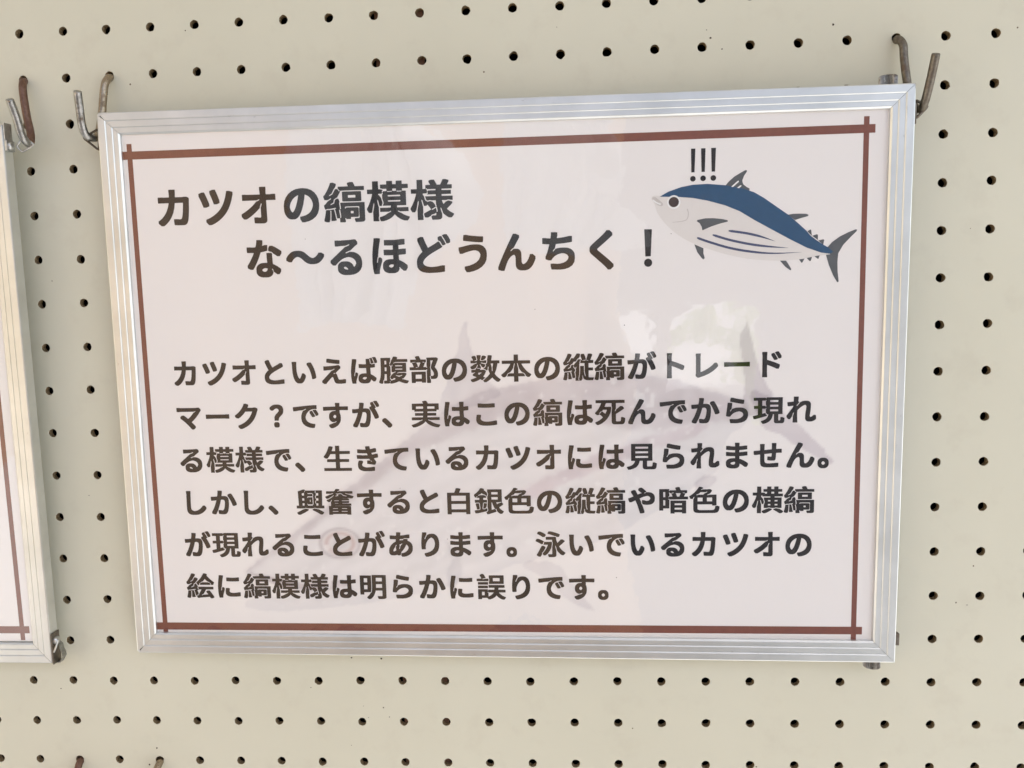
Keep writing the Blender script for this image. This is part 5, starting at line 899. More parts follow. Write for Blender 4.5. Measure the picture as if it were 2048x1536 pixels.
def inside(pt, poly):
    x, y = pt
    c = False
    n = len(poly)
    for i in range(n):
        x1, y1 = poly[i]
        x2, y2 = poly[i - 1]
        if (y1 > y) != (y2 > y) and x < (x2 - x1) * (y - y1) / (y2 - y1) + x1:
            c = not c
    return c


def glyph_tris(loops):
    """triangles of a glyph: every outer loop with the holes that lie in it"""
    area = [0.5 * float(np.sum(l[:, 0] * np.roll(l[:, 1], -1) - l[:, 1] * np.roll(l[:, 0], -1))) for l in loops]
    depth = []
    for i, l in enumerate(loops):
        depth.append(sum(1 for j, m in enumerate(loops) if j != i and abs(area[j]) > abs(area[i]) and inside(l[0], m)))
    tris = []
    for i, l in enumerate(loops):
        if depth[i] % 2:
            continue
        holes = [m for j, m in enumerate(loops) if depth[j] == depth[i] + 1 and inside(m[0], l)]
        parts = [l] + holes
        flat = np.vstack(parts)
        tt = tessellate_polygon([[Vector((p[0], p[1], 0)) for p in q] for q in parts])
        tris.append((flat, tt))
    return tris


GLYPHS = {c: glyph_tris(l) for c, l in load_glyphs().items()}


def text_line(name, text, x0, yc, adv, ysc, parent, z, shift=None):
    """one printed line; x0 is the centre of the first cell, adv the cell width, all in millimetres"""
    v, f = [], []
    for n, ch in enumerate(text):
        if ch == ' ' or ch not in GLYPHS:
            continue
        cx = x0 + n * adv
        if ch == '？':                       # this mark sits in the middle of its cell
            xs = [p[0] for flat, _ in GLYPHS[ch] for p in flat]
            cx += (0.5 - (min(xs) + max(xs)) / 2) * adv
        sx, sy = (0.975, 0.965) if '\u4e00' <= ch <= '\u9fff' else (0.925, 0.975)
        for flat, tt in GLYPHS[ch]:
            b = len(v)
            for p in flat:
                v.append((cx + (p[0] - 0.5) * adv * sx, yc + (p[1] - 0.382) * adv * ysc * sy, z))
            for t in tt:
                a, c, d = flat[t[0]], flat[t[1]], flat[t[2]]
                s = (c[0] - a[0]) * (d[1] - a[1]) - (c[1] - a[1]) * (d[0] - a[0])
                f.append(tuple(b + k for k in (t if s > 0 else (t[0], t[2], t[1]))))
    return link(name, pydata(name, v, f), M_INK, parent)


def flat_polys(name, polys, z, m, parent):
    v, f = [], []
    for poly in polys:
        b = len(v)
        v += [(p[0], p[1], z) for p in poly]
        tt = tessellate_polygon([[Vector((p[0], p[1], 0)) for p in poly]])
        for t in tt:
            a, c, d = poly[t[0]], poly[t[1]], poly[t[2]]
            s = (c[0] - a[0]) * (d[1] - a[1]) - (c[1] - a[1]) * (d[0] - a[0])
            f.append(tuple(b + k for k in (t if s > 0 else (t[0], t[2], t[1]))))
    return link(name, pydata(name, v, f), m, parent)


def disc(c, e, n=28):
    r = math.hypot(e[0] - c[0], e[1] - c[1])
    return [(c[0] + r * math.cos(2 * math.pi * k / n), c[1] + r * math.sin(2 * math.pi * k / n)) for k in range(n)]


def smooth_poly(p, n=4):
    return [(q.x, q.y) for q in catmull([(a, b) for a, b in p], n, True)]


def stroke_poly(pts, widths):
    c = catmull([Vector(p) for p in pts], 6)
    L = len(c)
    a, b = [], []
    for i, p in enumerate(c):
        t = (c[min(i + 1, L - 1)] - c[max(0, i - 1)]).normalized()
        nrm = Vector((-t.y, t.x))
        w = widths(i / (L - 1))
        a.append(tuple(p + nrm * w / 2))
        b.append(tuple(p - nrm * w / 2))
    return a + b[::-1]


# ------------------------------------------------------------------ watercolour wash printed in the paper
def poly_sd(X, Y, poly):
    """signed distance (negative inside) of grid points to a polygon"""
    P = np.array(poly)
    Q = np.roll(P, -1, 0)
    d = np.full(X.shape, 1e9)
    ins = np.zeros(X.shape, bool)
    for (x1, y1), (x2, y2) in zip(P, Q):
        ex, ey = x2 - x1, y2 - y1
        t = np.clip(((X - x1) * ex + (Y - y1) * ey) / (ex * ex + ey * ey + 1e-9), 0, 1)
        d = np.minimum(d, (X - x1 - t * ex) ** 2 + (Y - y1 - t * ey) ** 2)
        with np.errstate(divide='ignore', invalid='ignore'):
            c = ((y1 > Y) != (y2 > Y)) & (X < ex * (Y - y1) / (ey + 1e-12) + x1)
        ins ^= c
    d = np.sqrt(d)
    return np.where(ins, -d, d)


def smooth_noise(shape, cell, rng):
    h, w = shape
    gh, gw = int(h / cell) + 3, int(w / cell) + 3
    g = rng.random((gh, gw))
    yy, xx = np.mgrid[0:h, 0:w] / cell
    y0, x0 = yy.astype(int), xx.astype(int)
    fy, fx = yy - y0, xx - x0
    fy, fx = fy * fy * (3 - 2 * fy), fx * fx * (3 - 2 * fx)
    return (g[y0, x0] * (1 - fx) * (1 - fy) + g[y0, x0 + 1] * fx * (1 - fy) + g[y0 + 1, x0] * (1 - fx) * fy + g[y0 + 1, x0 + 1] * fx * fy)


def paper_mesh(W, H, with_wash):
    st = 1.0 if with_wash else 20.0
    nx, ny = int(2 * W / st), int(2 * H / st)
    xs, ys = np.linspace(-W, W, nx + 1), np.linspace(-H, H, ny + 1)
    X, Y = np.meshgrid(xs, ys)
    n = X.size
    me = bpy.data.meshes.new('poster_sheet')
    co = np.zeros((n, 3), np.float32)
    co[:, 0], co[:, 1], co[:, 2] = X.ravel() * MM, Y.ravel() * MM, 0
    me.vertices.add(n)
    me.vertices.foreach_set('co', co.ravel())
    idx = np.arange(n).reshape(ny + 1, nx + 1)
    q = np.stack([idx[:-1, :-1], idx[:-1, 1:], idx[1:, 1:], idx[1:, :-1]], -1).reshape(-1, 4)
    me.loops.add(q.size)
    me.loops.foreach_set('vertex_index', q.ravel().astype(np.int32))
    me.polygons.add(len(q))
    me.polygons.foreach_set('loop_start', np.arange(0, q.size, 4, dtype=np.int32))
    me.update(calc_edges=True)
    C = np.ones(X.shape + (3,)) * np.array([0.80, 0.770, 0.757])
    if with_wash:
        rng = np.random.default_rng(5)
        wob = (smooth_noise(X.shape, 5, rng) - .5) * 1.6 + (smooth_noise(X.shape, 2.2, rng) - .5) * 0.7
        pig = smooth_noise(X.shape, 18, rng) * .6 + smooth_noise(X.shape, 6, rng) * .4
        streak = smooth_noise((X.shape[0], X.shape[1]), 9, rng)

        def layer(key, col, amt, soft=0.9, wobble=1.0, grain=0.5):
            nonlocal C
            P = SHAPES[key]
            P = smooth_poly(P, 3)
            sd = poly_sd(X, Y, P) + wob * wobble
            a = np.clip(.5 - sd / (2 * soft), 0, 1)
            a = a * a * (3 - 2 * a)
            edge = np.exp(-(np.clip(-sd, 0, 99) / 1.1) ** 2) * 0.22 * (sd < 0)      # pigment gathers at the rim
            a = np.clip(a * amt * (1 - grain + grain * 2 * pig) + a * edge * amt, 0, 1)[..., None]
            C = C * (1 - a) + C * np.array(col) * a
        layer('wm_dorsal', (.84, .83, .86), .85, 0.8)
        layer('wm_body', (.90, .905, .925), .9, 0.8, 0.9, .3)
        layer('wm_back', (.79, .745, .765), .82, 3.2, 1.5, .35)
        layer('wm_streak', (.85, .79, .82), .8, 2.2, 1.5)
        layer('wm_gill', (.82, .82, .845), .85, 1.6)
        layer('wm_mouth', (.74, .70, .72), .9, 0.9)
        layer('wm_lowfin', (.84, .83, .86), .8, 1.0)
        layer('wm_pelvic', (.81, .79, .82), .85, 0.8)
        layer('wm_tailup', (.77, .745, .775), .9, 0.8, 1.0, .35)
        layer('wm_taildn', (.79, .76, .80), .9, 0.8, 1.0, .35)
        # the eye: pinkish iris ring with a pale pupil
        ex, ey = SHAPES['wm_eye'][0]
        rx = abs(SHAPES['wm_eye'][1][0] - ex)
        ry = abs(SHAPES['wm_eye'][2][1] - ey)
        r = np.hypot((X - ex) / rx, (Y - ey) / ry)
        for rc, wd, col, amt in ((.98, .10, (.72, .69, .71), .9), (.68, .13, (.80, .66, .64), .9), (.25, .22, (.84, .84, .86), .7)):
            a = (np.exp(-((r - rc) / wd) ** 2) * amt)[..., None]
            C = C * (1 - a) + C * np.array(col) * a
        # long soft brush streaks along the flank and pale glints on it
        fl = np.clip(-(poly_sd(X, Y, smooth_poly(SHAPES['wm_body'], 3))) / 6, 0, 1)
        ang = math.radians(24)
        U, V = X * math.cos(ang) + Y * math.sin(ang), -X * math.sin(ang) + Y * math.cos(ang)
        br = np.sin(V * .55 + 3 * np.sin(U * .03) + 5 * pig) * .5 + np.sin(V * .23 + 1.3 + 2 * streak) * .5
        C = C * (1 + (fl * (br * .040))[..., None])
        gl = np.clip((smooth_noise(X.shape, 7, rng) * smooth_noise(X.shape, 3, rng) - .52) * 6, 0, 1) * fl
        C = C * (1 - .6 * gl[..., None]) + np.array([.80, .785, .78]) * .6 * gl[..., None]
    att = me.color_attributes.new('wash', 'FLOAT_COLOR', 'POINT')
    rgba = np.ones((n, 4), np.float32)
    rgba[:, :3] = C.reshape(-1, 3)
    att.data.foreach_set('color', rgba.ravel())
    return me


# ------------------------------------------------------------------ the aluminium framed sign
FW, FH, FD = 426.94, 304.25, 11.7
PROFILE = [(0.0, -7.0), (0.0, -0.65), (0.18, -0.18), (0.6, 0.0), (4.05, 0.0), (4.15, -0.03), (4.60, -0.36), (4.66, -0.52), (4.80, -0.52), (4.84, -0.34), (7.6, -0.34),
           (7.7, -0.37), (8.15, -0.70), (8.21, -0.86), (8.35, -0.86), (8.39, -0.68), (10.75, -0.68), (10.85, -0.71), (11.7, -1.35), (11.72, -3.2), (9.0, -3.2), (9.0, -7.0)]


def frame_bar_mesh(L, round_a, round_b):
    """bar along x with mitred ends; outer side at +y. round_*: the outer rim turns the corner instead of meeting at a point"""
    h = L / 2
    v, f = [], []
    n = len(PROFILE)
    cuts = 24
    rows = []
    for k in range(cuts + 1):
        t = k / cuts
        row = []
        for (u, z) in PROFILE:
            ext = h - u - 0.11
            if k == 0:
                x = -ext
                if round_a and u < 2.0:
                    x += (2.0 - u) * 0.42
            elif k == cuts:
                x = ext
                if round_b and u < 2.0:
                    x -= (2.0 - u) * 0.42
            else:
                x = -(h - 13) + (2 * h - 26) * (k - 1) / (cuts - 2)
            row.append(len(v))
            v.append((x, -u, z))
        rows.append(row)
    for a, b in zip(rows[:-1], rows[1:]):
        for i in range(n):
            j = (i + 1) % n
            f.append((a[i], b[i], b[j], a[j]))
    f.append(tuple(rows[0]))
    f.append(tuple(rows[-1][::-1]))
    me = pydata('frame_bar', v, f)
    return me


def corner_round(parent, sx, sy):
    """the soft turned corner of the outer rim"""
    v, f = [], []
    prof = [(0.0, -7.0), (0.0, -0.75), (0.22, -0.22), (0.75, 0.0), (2.0, 0.01)]
    R = 2.0
    seg = 7
    cx, cy = sx * (FW / 2 - R), sy * (FH / 2 - R)
    for k in range(seg + 1):
        a = math.pi / 2 * k / seg
        for u, z in prof:
            r = R - u
            v.append((cx + sx * r * math.cos(a), cy + sy * r * math.sin(a), z - 0.004))
    n = len(prof)
    for k in range(seg):
        for i in range(n - 1):
            q = (k * n + i, (k + 1) * n + i, (k + 1) * n + i + 1, k * n + i + 1)
            f.append(q if sx * sy > 0 else q[::-1])
    return link('corner_cap', pydata('corner_cap', v, f), M_ALU, parent, smooth=False)


def build_sign(name, mw, label, poster_off, content):
    root = thing(name, mw, label, 'framed sign', 'framed signs hung on the pegboard')
    for L, ang, dist, ra, rb in ((FW, 0, FH / 2, True, False), (FW, math.pi, FH / 2, False, True), (FH, math.pi / 2, FW / 2, True, True), (FH, -math.pi / 2, FW / 2, False, False)):
        # ang rotates the bar so that its outer side (+y) faces outwards
        me = frame_bar_mesh(L, ra, rb)
        o = link('frame_bar', me, M_ALU, root)
        o.matrix_local = Matrix.Rotation(ang, 4, 'Z') @ Matrix.Translation((0, dist * MM, 0))
    for sy in (1, -1):
        corner_round(root, -1, sy)
    link('back_panel', box_mesh('back_panel', -FW / 2 + 9.1, FW / 2 - 9.1, -FH / 2 + 9.1, FH / 2 - 9.1, -6.2, -3.4), M_BACKING, root)
    po = link('poster', paper_mesh(204.5, 143.0, content), make_paper(), root)
    po.location = (poster_off[0] * MM, poster_off[1] * MM, -2.95 * MM)
    po.rotation_euler = (0, 0, 0.0042)
    # the printed border: four red-brown bars crossing near the corners
    b = [(-198.85, -196.05, -142.4, 136.4, 'v'), (189.95, 192.7, -142.4, 136.4, 'v'), (-202.6, 195.7, 128.15, 132.4, 'h'), (-202.6, 195.8, -138.2, -133.9, 'h')]
    for k, (x0, x1, y0, y1, d) in enumerate(b):
        z = 0.06 if d == 'v' else 0.10
        flat_polys('border_line', [[(x0, y0), (x1, y0), (x1, y1), (x0, y1)]], z, M_BROWN, po)
    cv = box_mesh('cover_sheet', -204.4, 204.4, -143, 143, -2.5, -2.1)
    c = link('cover_sheet', cv, M_COVER, root)
    cv.materials.append(M_COVERB)
    for p in cv.polygons:
        p.material_index = 0 if p.normal.z > 0.9 else 1
    return root, po


MAIN_MW = BOARD @ Matrix.Translation(Vector((262.388, -202.94, 16.0)) * MM) @ axis_rot((0.019, -0.008, -0.010))
main, poster = build_sign('framed_sign', MAIN_MW, 'complete silver framed sign with Japanese text, a blue fish and a pale watercolour fish', (0, 0), True)
# left neighbour: its top right corner is placed on the board, its centre follows from its size
lrot = axis_rot((0.019, -0.008, -0.0048))
lc = Vector((-0.585, -53.607, 20.549)) + lrot @ Vector((-FW / 2, -FH / 2, 0))
left, lposter = build_sign('framed_sign', BOARD @ Matrix.Translation(lc * MM) @ lrot, 'silver framed sign cut off by the left edge, only its brown bordered right side showing', (2.9, 2.2), False)

# ---- lettering of the main sign
text_line('lettering', 'カツオの縞模様', -174.6, 101.8, 23.62, 0.965, poster, 0.10)
text_line('lettering', 'な～るほどうんちく', -126.2, 73.2, 22.95, 0.99, poster, 0.10)
BODY = ['カツオといえば腹部の数本の縦縞がトレード', 'マーク？ですが、実はこの縞は死んでから現れ', 'る模様で、生きているカツオには見られません。',
        'しかし、興奮すると白銀色の縦縞や暗色の横縞', 'が現れることがあります。泳いでいるカツオの', '絵に縞模様は明らかに誤りです。']
for k, s in enumerate(BODY):
    text_line('lettering', s, -174.8, 11.0 - 24.57 * k, 16.8, 0.955, poster, 0.10)
flat_polys('exclamation_mark', SHAPES['bigbang'] + [disc(*d) for d in SHAPES['bigbangdot']], 0.10, M_INK, poster)
for bar, dot in zip(SHAPES['bangs'], SHAPES['bangdots']):
    flat_polys('exclamation_mark', [bar, disc(*dot)], 0.10, M_INK, poster)

# ---- the cartoon bonito
FISH = bpy.data.objects.new('fish_drawing', None)
flat_polys('fish_belly', [smooth_poly(SHAPES['fish_belly'])], 0.05, M_BELLY, poster)
flat_polys('fish_fin', [SHAPES['dorsal_fin']], 0.08, M_FIN, poster)
for key in ('second_dorsal_fin', 'tail_fin', 'anal_fin', 'pelvic_fin', 'pectoral_fin'):
    flat_polys('fish_fin', [SHAPES[key]], 0.08, M_FIN, poster)
for p in SHAPES['finlets']:
    flat_polys('finlet', [p], 0.08, M_FIN, poster)
flat_polys('fish_back', [SHAPES['fish_back']], 0.11, M_BLUE, poster)
flat_polys('fin_stripe', [SHAPES['fin_stripe']], 0.14, M_WHITE, poster)
flat_polys('fin_stripe', [SHAPES['fin_stripe2']], 0.14, M_WHITE, poster)
for s in SHAPES['stripes']:
    flat_polys('belly_stripe', [stroke_poly(s, lambda t: 1.15 * min(1, t * 30 + .5) * (1 - max(0, (t - .55) / .45) ** 1.4) + .05)], 0.11, M_STRIPE, poster)
flat_polys('gill_line', [stroke_poly(SHAPES['gill'], lambda t: .55 * (1 - .5 * t))], 0.10, M_LINE, poster)
flat_polys('mouth', [smooth_poly(SHAPES['mouth'])], 0.10, M_LINE, poster)
flat_polys('mouth', [stroke_poly(SHAPES['mouthline'], lambda t: .75)], 0.14, M_WHITE, poster)
ec, ee = SHAPES['eye']
flat_polys('eye', [disc(ec, (ec[0] + (ee[0] - ec[0]) * 1.33, ee[1]))], 0.14, M_WHITE, poster)
flat_polys('pupil', [disc(ec, ee)], 0.17, M_PUPIL, poster)
bpy.data.objects.remove(FISH)


# ------------------------------------------------------------------ hardware on the frames (panel-local millimetres)
def thumb_screw(parent, x, y, z, up):
    """knurled head showing past the frame edge"""
    bm = bmesh.new()
    n, R, H = 72, 4.3, 5.0
    rings = []
    for h, k in ((0, .93), (.25, 1), (H - .35, 1), (H, .90)):
        rings.append([bm.verts.new((R * k * (1 + (0.05 if i % 2 else -0.05)) * math.cos(2 * math.pi * i / n) * MM, h * up * MM, R * k * (1 + (0.05 if i % 2 else -0.05)) * math.sin(2 * math.pi * i / n) * MM)) for i in range(n)])
    for a, b in zip(rings[:-1], rings[1:]):
        for i in range(n):
            bm.faces.new((a[i], a[(i + 1) % n], b[(i + 1) % n], b[i]))
    bm.faces.new(rings[0]); bm.faces.new(rings[-1])
    bmesh.ops.recalc_face_normals(bm, faces=bm.faces[:])
    me = bpy.data.meshes.new('thumb_screw')
    bm.to_mesh(me); bm.free()
    o = link('thumb_screw', me, M_ZINC, parent)
    o.location = (x * MM, y * MM, z * MM)
    return o


BOARD_SPECKS = [(377.4, -16.3), (379.4, -20.5), (385.4, -26.4), (442.7, -16.7), (514.9, -124.4), (176.2, -390.4), (188.1, -391.3), (178.9, -397.5), (191.4, -397.1), (145.3, -379.1), (170.5, -360.8), (188.2, -361.4), (48.8, -417.4), (43.4, -427.9), (19.0, -262.1), (-8.1, -380.2), (94.9, -3.0), (512.4, -329.0), (518.3, -330.4)]
POSTER_SPECKS = [(93.1, 80.4), (20.9, 42.5), (-102.7, 83.0), (-56.2, -55.1), (-30.6, -84.3), (63.0, -106.4), (68.4, 33.0)]


def specks(name, pts, z, parent, r0, r1, seed):
    rnd = random.Random(seed)
    polys = []
    for x, y in pts:
        r, a0, e = rnd.uniform(r0, r1), rnd.random() * 6, rnd.uniform(.5, 1)
        q = []
        for k in range(7):
            a = 2 * math.pi * k / 7
            px, py = r * rnd.uniform(.75, 1.2) * math.cos(a), r * e * rnd.uniform(.75, 1.2) * math.sin(a)
            q.append((x + px * math.cos(a0) - py * math.sin(a0), y + px * math.sin(a0) + py * math.cos(a0)))
        polys.append(q)
    o = flat_polys(name, polys, z, M_DIRT, parent)
    o['kind'] = 'stuff'


M_DIRT = mat('dark_dirt', (0.07, 0.05, 0.035), 0.9)
specks('dirt_specks', BOARD_SPECKS, 0.05, BOARD_OBJ, 0.28, 0.62, 3)
specks('dirt_specks', POSTER_SPECKS, 0.06, poster, 0.22, 0.36, 9)
thumb_screw(main, 201.9, FH / 2 + 0.2, -6.3, 1)
thumb_screw(main, 203.3, -FH / 2 - 0.2, -6.3, -1)


def ring_loop(parent, pts, r, m):
    P = [Vector(p) for p in pts]
    # rounded corners: chamfer each corner
    q = []
    n = len(P)
    for i in range(n):
        a, b, c = P[i - 1], P[i], P[(i + 1) % n]
        q.append(b + (a - b).normalized() * 1.0)
        q.append(b + ((a - b).normalized() + (c - b).normalized()) * 0.22)
        q.append(b + (c - b).normalized() * 1.0)
    q.append(q[0])
    return wire('hanging_ring', q, r, m, parent, sub=1, seg=10, cap_bevel=0.02)


def inv_pt(o, b):
    """board millimetres -> local millimetres of a sign"""
    return (o.matrix_world.inverted() @ bw(*b)) / MM


bpy.context.view_layer.update()
# left side of the main sign: a bracket strip on the side and a triangular wire ring the hook passes through
link('side_bracket', box_mesh('side_bracket', -FW / 2 - 0.9, -FW / 2 - 0.05, FH / 2 - 17.5, FH / 2 - 9.5, -6.6, -1.6, 0.15), M_STEEL, main)
ring_loop(main, [inv_pt(main, p) for p in ((49.4, -56.6, 14.0), (40.4, -61.0, 14.0), (48.7, -68.0, 14.0))], 0.62, M_DARKWIRE)
# right side: folded bracket with the ring seen end-on
link('side_bracket', box_mesh('side_bracket', FW / 2 + 0.05, FW / 2 + 1.5, FH / 2 - 19.5, FH / 2 - 9.5, -6.8, -2.4, 0.2), M_DULL, main)
ring_loop(main, [inv_pt(main, p) for p in ((480.6, -59.4, 11.5), (485.4, -63.6, 15.0), (480.4, -69.0, 13.0))], 0.7, M_DULL)
# small lower right bracket
link('side_bracket', box_mesh('side_bracket', FW / 2 + 0.05, FW / 2 + 3.0, -FH / 2 + 8.6, -FH / 2 + 15.2, -6.4, -3.0, 0.3), M_DULL, main)


# ------------------------------------------------------------------ left sign hardware
def strap(parent, pts, w0, w1, m, name='corner_bracket'):
    """folded sheet-metal strap: pts = path (x, y) in local mm, w0..w1 its z span"""
    t = 0.45
    v, f = [], []
    for (x, y) in pts:
        v += [(x, y, w0), (x, y, w1)]
    n = len(pts)
    for i in range(n - 1):
        f.append((2 * i, 2 * i + 1, 2 * i + 3, 2 * i + 2))
    me = pydata(name, v, f)
    o = link(name, me, m, parent)
    s = o.modifiers.new('thick', 'SOLIDIFY')
    s.thickness = t * MM
    s.offset = 0
    return o


M_BRK = make_wire_metal('grey_bracket_steel', (0.26, 0.26, 0.24), (0.40, 0.40, 0.37), (0.14, 0.12, 0.10), 0.60, 0.45)
X1, Y1 = FW / 2, FH / 2
link('corner_bracket', box_mesh('corner_bracket', X1 + 0.05, X1 + 0.75, Y1 - 9.0, Y1 + 1.2, -6.6, -0.6, 0.12), M_STEEL, left)
link('corner_bracket', box_mesh('corner_bracket', X1 + 0.05, X1 + 1.6, Y1 - 13.6, Y1 - 8.0, -6.9, -0.4, 0.25), M_STEEL, left)


def rivet(parent, c, r, h, axis, m=M_STEEL, name='rivet'):
    bm = bmesh.new()
    seg = 18
    prev = None
    for k, (q, hh) in enumerate(((1, 0), (1, .35), (.82, .75), (.45, .97), (.08, 1.0))):
        ring = [bm.verts.new((hh * h * MM, r * q * math.cos(2 * math.pi * i / seg) * MM, r * q * math.sin(2 * math.pi * i / seg) * MM)) for i in range(seg)]
        if prev:
            for i in range(seg):
                bm.faces.new((prev[i], prev[(i + 1) % seg], ring[(i + 1) % seg], ring[i]))
        prev = ring
    bm.faces.new(prev)
    bmesh.ops.recalc_face_normals(bm, faces=bm.faces[:])
    me = bpy.data.meshes.new(name)
    bm.to_mesh(me); bm.free()
    o = link(name, me, m, parent, smooth=True)
    o.location = Vector(c) * MM
    o.rotation_euler = axis
    return o


rivet(left, (X1 + 1.5, Y1 - 10.9, -3.2), 2.3, 1.6, (0, 0, 0))
ring_loop(left, [inv_pt(left, p) for p in ((6.9, -59.0, 14.0), (11.6, -63.3, 13.0), (4.6, -67.0, 13.0), (2.2, -64.0, 14.0))], 0.6, M_STEEL)
# bottom right: bent bracket with a turned tongue
b1 = link('corner_bracket', box_mesh('corner_bracket', X1 + 0.05, X1 + 0.8, -Y1 - 0.8, -Y1 + 17.5, -7.4, -0.1, 0.2), M_DULL, left)
strap(left, [(X1 + 1.0, -Y1 + 11), (X1 + 2.6, -Y1 + 9.5), (X1 + 3.2, -Y1 + 6.2), (X1 + 3.9, -Y1 + 5.2), (X1 + 4.2, -Y1 + 2.4), (X1 + 2.2, -Y1 - 0.9), (X1 - 2.0, -Y1 - 1.4)], -7.0, -3.4, M_BRK, 'bent_tongue')
rivet(left, (X1 + 0.8, -Y1 + 12.6, -3.6), 2.5, 2.2, (0, 0, 0))
wire('bent_pin', [(X1 + 3.0, -Y1 + 13.4, -2.6), (X1 + 2.4, -Y1 + 10.0, -1.2), (X1 + 1.2, -Y1 + 6.6, -0.4)], 0.55, M_STEEL, left, seg=8, sub=4, cap_bevel=0.1)
link('clip', box_mesh('clip', X1 - 15.5, X1 - 9.0, -Y1 - 0.9, -Y1 - 0.05, -6.6, -3.4, 0.2), M_DULL, left)


# ------------------------------------------------------------------ peg hooks (board millimetres)
def hook(pts, r, m, label, m_front=None, split=0.5):
    base = Vector(pts[0])
    seg = 16
    me = tube_mesh('peg_hook', [Vector(p) - base for p in pts], r, seg, 6, 0.3)
    root = link('peg_hook', me, m, None, smooth=True)
    if m_front:
        me.materials.append(m_front)
        rings = len(me.vertices) // seg
        for p in me.polygons:
            if p.vertices[0] // seg > split * rings:
                p.material_index = 1
    es = root.modifiers.new('edge', 'EDGE_SPLIT')
    es.split_angle = math.radians(50)
    root.matrix_world = BOARD @ Matrix.Translation(base * MM)
    tag(root, label, 'hook', 'wire hooks plugged into the pegboard')
    return root


hook([(50.2, -25.6, -20), (50.2, -25.6, -6), (50.5, -26.2, 0.5), (50.5, -28.3, 3.8), (49.8, -31.9, 5.5), (48.9, -39.6, 6.5), (48.1, -46.4, 7.0), (46.6, -56.5, 8.5), (45.8, -60.5, 11.0), (44.0, -61.0, 14.5), (43.1, -59.0, 17.0), (43.3, -54.2, 19.5), (44.9, -47.2, 23.0), (46.8, -39.8, 27.0)],
     2.05, M_TAN, 'tan hook with a zinc front at the top left corner of the complete sign', M_ZINC, 0.62)
hook([(475.0, -25.8, -20), (475.0, -25.8, -6), (475.0, -26.2, 1.0), (475.5, -27.6, 4.0), (476.3, -31.0, 6.0), (476.5, -36.8, 6.6), (477.3, -45.8, 7.5), (479.1, -57.4, 8.5), (481.6, -63.4, 10.4), (482.7, -64.1, 14.0), (482.9, -61.8, 17.2), (483.2, -56.7, 20.0), (483.3, -49.3, 24.0), (483.3, -41.3, 28.0)],
     2.05, M_DULL, 'dull brown wire hook at the top right corner of the complete sign')
hook([(0.4, -25.6, -20), (0.4, -25.6, -6), (0.8, -26.0, 0.4), (1.7, -28.2, 3.2), (2.4, -31.7, 4.7), (3.6, -38.9, 6.0), (5.0, -47.2, 7.0), (6.9, -55.5, 8.0), (8.0, -60.6, 10.0), (8.5, -62.6, 13.0), (8.4, -61.0, 16.0), (8.4, -57.8, 18.5), (9.1, -50.0, 22.5), (9.3, -42.2, 27.0)],
     2.05, M_RUSTY, 'rusty wire hook with a zinc front holding the corner of the cut-off left sign', M_ZINC, 0.66)
hook([(0.2, -425.6, -20), (0.2, -425.6, -6), (0.6, -426.0, 0.6), (0.8, -428.0, 3.4), (0.6, -432.0, 5.5), (0.2, -446.0, 7.0), (0.0, -458.0, 8.5), (0.0, -464.0, 13.0), (0.0, -464.5, 19.0), (0.2, -458.0, 22.5), (0.4, -442.0, 27.0)],
     2.05, M_RUSTY, 'dark rusty wire hook at the bottom edge, left of the paler one, cut off below')
hook([(50.2, -425.6, -20), (50.2, -425.6, -6), (50.4, -426.2, 1.0), (50.2, -428.2, 4.4), (49.4, -432.0, 7.0), (48.0, -446.0, 8.5), (47.4, -458.0, 10.0), (47.0, -464.0, 14.0), (46.8, -464.5, 20.0), (46.6, -458.0, 24.0), (46.4, -442.0, 28.0)],
     2.05, M_TAN, 'paler tan wire hook at the bottom edge, right of the dark one')

# ------------------------------------------------------------------ ground, and unseen things added to light the board and mirror in the covers
def wmesh(name, v, f, m, kind=None):
    me = bpy.data.meshes.new(name)
    me.from_pydata(v, [], f)
    me.update()
    o = link(name, me, m)
    return o


m_ground = mat('worn_concrete', (0.36, 0.32, 0.27), 0.85)
tg = NT(m_ground)
tg.l(tg.ramp(tg.noise(3, 5), [(0.3, (0.60, 0.58, 0.54)), (0.7, (0.70, 0.68, 0.64))]), tg.b.inputs['Base Color'])
g = wmesh('ground', [(-60, -60, 0), (60, -60, 0), (60, 60, 0), (-60, 60, 0)], [(0, 1, 2, 3)], m_ground)
g['kind'] = 'structure'


# unseen wall, added as a dim mirror image with openings for bright patches
m_wall = mat('lavender_grey_backdrop', (0.40, 0.38, 0.385), 0.9)
WY = -2.43
for x0, x1, z0, z1 in ((-1.85, 0.14, 0.0, 2.3), (0.60, 1.50, 0, 2.3), (0.14, 0.60, 1.30, 2.3), (0.14, 0.55, 0, 1.07), (0.55, 0.60, 0, 0.93), (0.14, 0.29, 1.07, 1.16), (0.262, 0.315, 1.16, 1.30)):
    o = link('reflection_wall', box_mesh('reflection_wall', x0 * 1000, x1 * 1000, (WY - 0.12) * 1000, WY * 1000, z0 * 1000, z1 * 1000), m_wall)
    o['kind'] = 'structure'


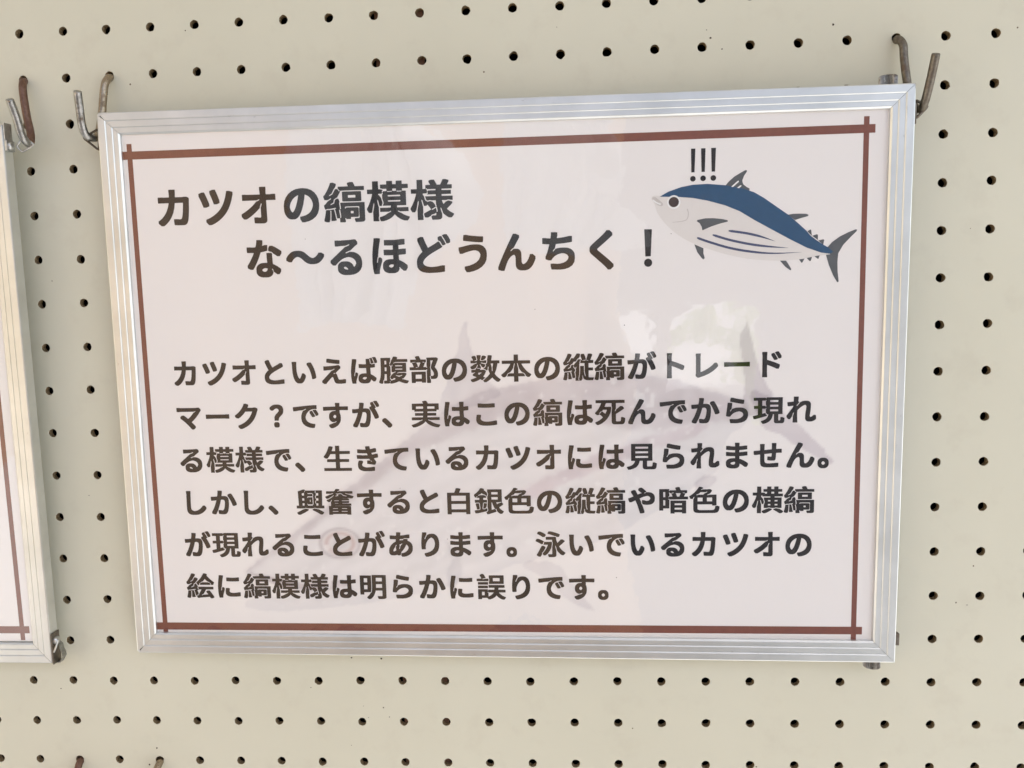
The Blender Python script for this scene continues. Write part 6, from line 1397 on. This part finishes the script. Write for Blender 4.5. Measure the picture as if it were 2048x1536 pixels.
def stand_in_cloth(x0, x1, z0, z1, y, amp, m, label, seed):  # unseen folded cloth, added to put pale streaks in the cover reflection
    rnd = random.Random(seed)
    v, f = [], []
    nx, nz = 120, 24
    for j in range(nz + 1):
        for i in range(nx + 1):
            s, t = i / nx, j / nz
            w = amp * (0.35 + 0.65 * (1 - t)) * (math.sin(s * 47 + 2.5 * math.sin(t * 2 + s * 5)) * 0.6 + math.sin(s * 19 + seed) * 0.7)
            edge = 0.10 * math.sin(t * 5 + seed) * (1 if i == nx else 0) + 0.06 * math.sin(t * 3) * s
            v.append((x0 + (x1 - x0) * s + edge, y + w, z0 + (z1 - z0) * t))
    for j in range(nz):
        for i in range(nx):
            a = j * (nx + 1) + i
            f.append((a, a + 1, a + nx + 2, a + nx + 1))
    o = wmesh('stand_in_cloth', v, f, m)
    for p in o.data.polygons:
        p.use_smooth = True
    s = o.modifiers.new('cloth', 'SOLIDIFY')
    s.thickness = 0.003
    tag(o, label, 'stand_in_cloth', 'unseen cloths added for the cover reflections')
    return o


m_cream = mat('cream_cloth', (0.86, 0.70, 0.54), 0.85)
_t = m_cream.node_tree
_tl = _t.nodes.new('ShaderNodeBsdfTranslucent')
_tl.inputs['Color'].default_value = (0.88, 0.71, 0.54, 1)
_mx = _t.nodes.new('ShaderNodeMixShader')
_mx.inputs[0].default_value = 0.45
_t.links.new(_t.nodes['Principled BSDF'].outputs[0], _mx.inputs[1])
_t.links.new(_tl.outputs[0], _mx.inputs[2])
_t.links.new(_mx.outputs[0], _t.nodes['Material Output'].inputs[0])
m_white = mat('white_cloth', (0.88, 0.87, 0.86), 0.8)
stand_in_cloth(-1.15, 0.06, 0.60, 1.84, -1.45, 0.035, m_cream, 'wide cream cloth added out of view opposite the board, mirrored faintly in the left of the sign', 2)
stand_in_cloth(-0.60, -0.36, 1.36, 1.84, -1.30, 0.05, m_white, 'narrow white folded cloth added in front of the cream one for its reflection', 5)
stand_in_cloth(-0.15, 0.05, 1.50, 1.80, -1.32, 0.02, m_white, 'small short white cloth added beside the edge of the cream one for its reflection', 8)

# unseen additions: a canopy shading the board, a tan wall bouncing warm light
m_roof = mat('pale_added_roof', (0.55, 0.52, 0.47), 0.8)
o = link('added_roof', box_mesh('added_roof', -2600, 2600, -1150, 200, 2380, 2430), m_roof)
o['kind'] = 'structure'
m_warm = mat('tan_bounce_render', (0.66, 0.54, 0.37), 0.8)
o = link('bounce_wall', box_mesh('bounce_wall', -4600, -4400, -6500, 300, 0, 3600), m_warm)
o['kind'] = 'structure'

# unseen leafy shrub, added to tint the mirror image green
rs = random.Random(4)
v, f = [], []
for k in range(1060):
    if k < 900:
        c = Vector((rs.gauss(0, 0.030), rs.gauss(0, 0.05), rs.gauss(0, 0.14)))
    else:                                    # a loose branch arching to the side
        a = rs.random()
        c = Vector((-0.02 - 0.30 * a + rs.gauss(0, 0.012), rs.gauss(0, 0.03), 0.16 + 0.10 * math.sin(a * 2.8) + rs.gauss(0, 0.014)))
    u = Vector((rs.gauss(0, 1), rs.gauss(0, 1), rs.gauss(0, 1))).normalized()
    w = u.orthogonal().normalized() * 0.010
    u *= 0.022
    b0 = len(v)
    v += [tuple(c - u), tuple(c + w), tuple(c + u), tuple(c - w)]
    f.append((b0, b0 + 1, b0 + 2, b0 + 3))
shrub = bpy.data.objects.new('shrub', None)
COL.objects.link(shrub)
shrub.location = (0.645, -2.85, 0)
tag(shrub, 'small green leafy shrub added out of view to tint the cover reflection', 'shrub')
m_leaf = mat('leaf_green', (0.42, 0.60, 0.10), 0.5)
lv = wmesh('leaves', v, f, m_leaf)
lv.parent = shrub
lv.location = (0, 0, 0.98)
lv['kind'] = 'stuff'
link('stem', box_mesh('stem', -9, 9, -9, 9, 0, 950, 2), mat('bark', (0.12, 0.08, 0.05), 0.9), shrub)
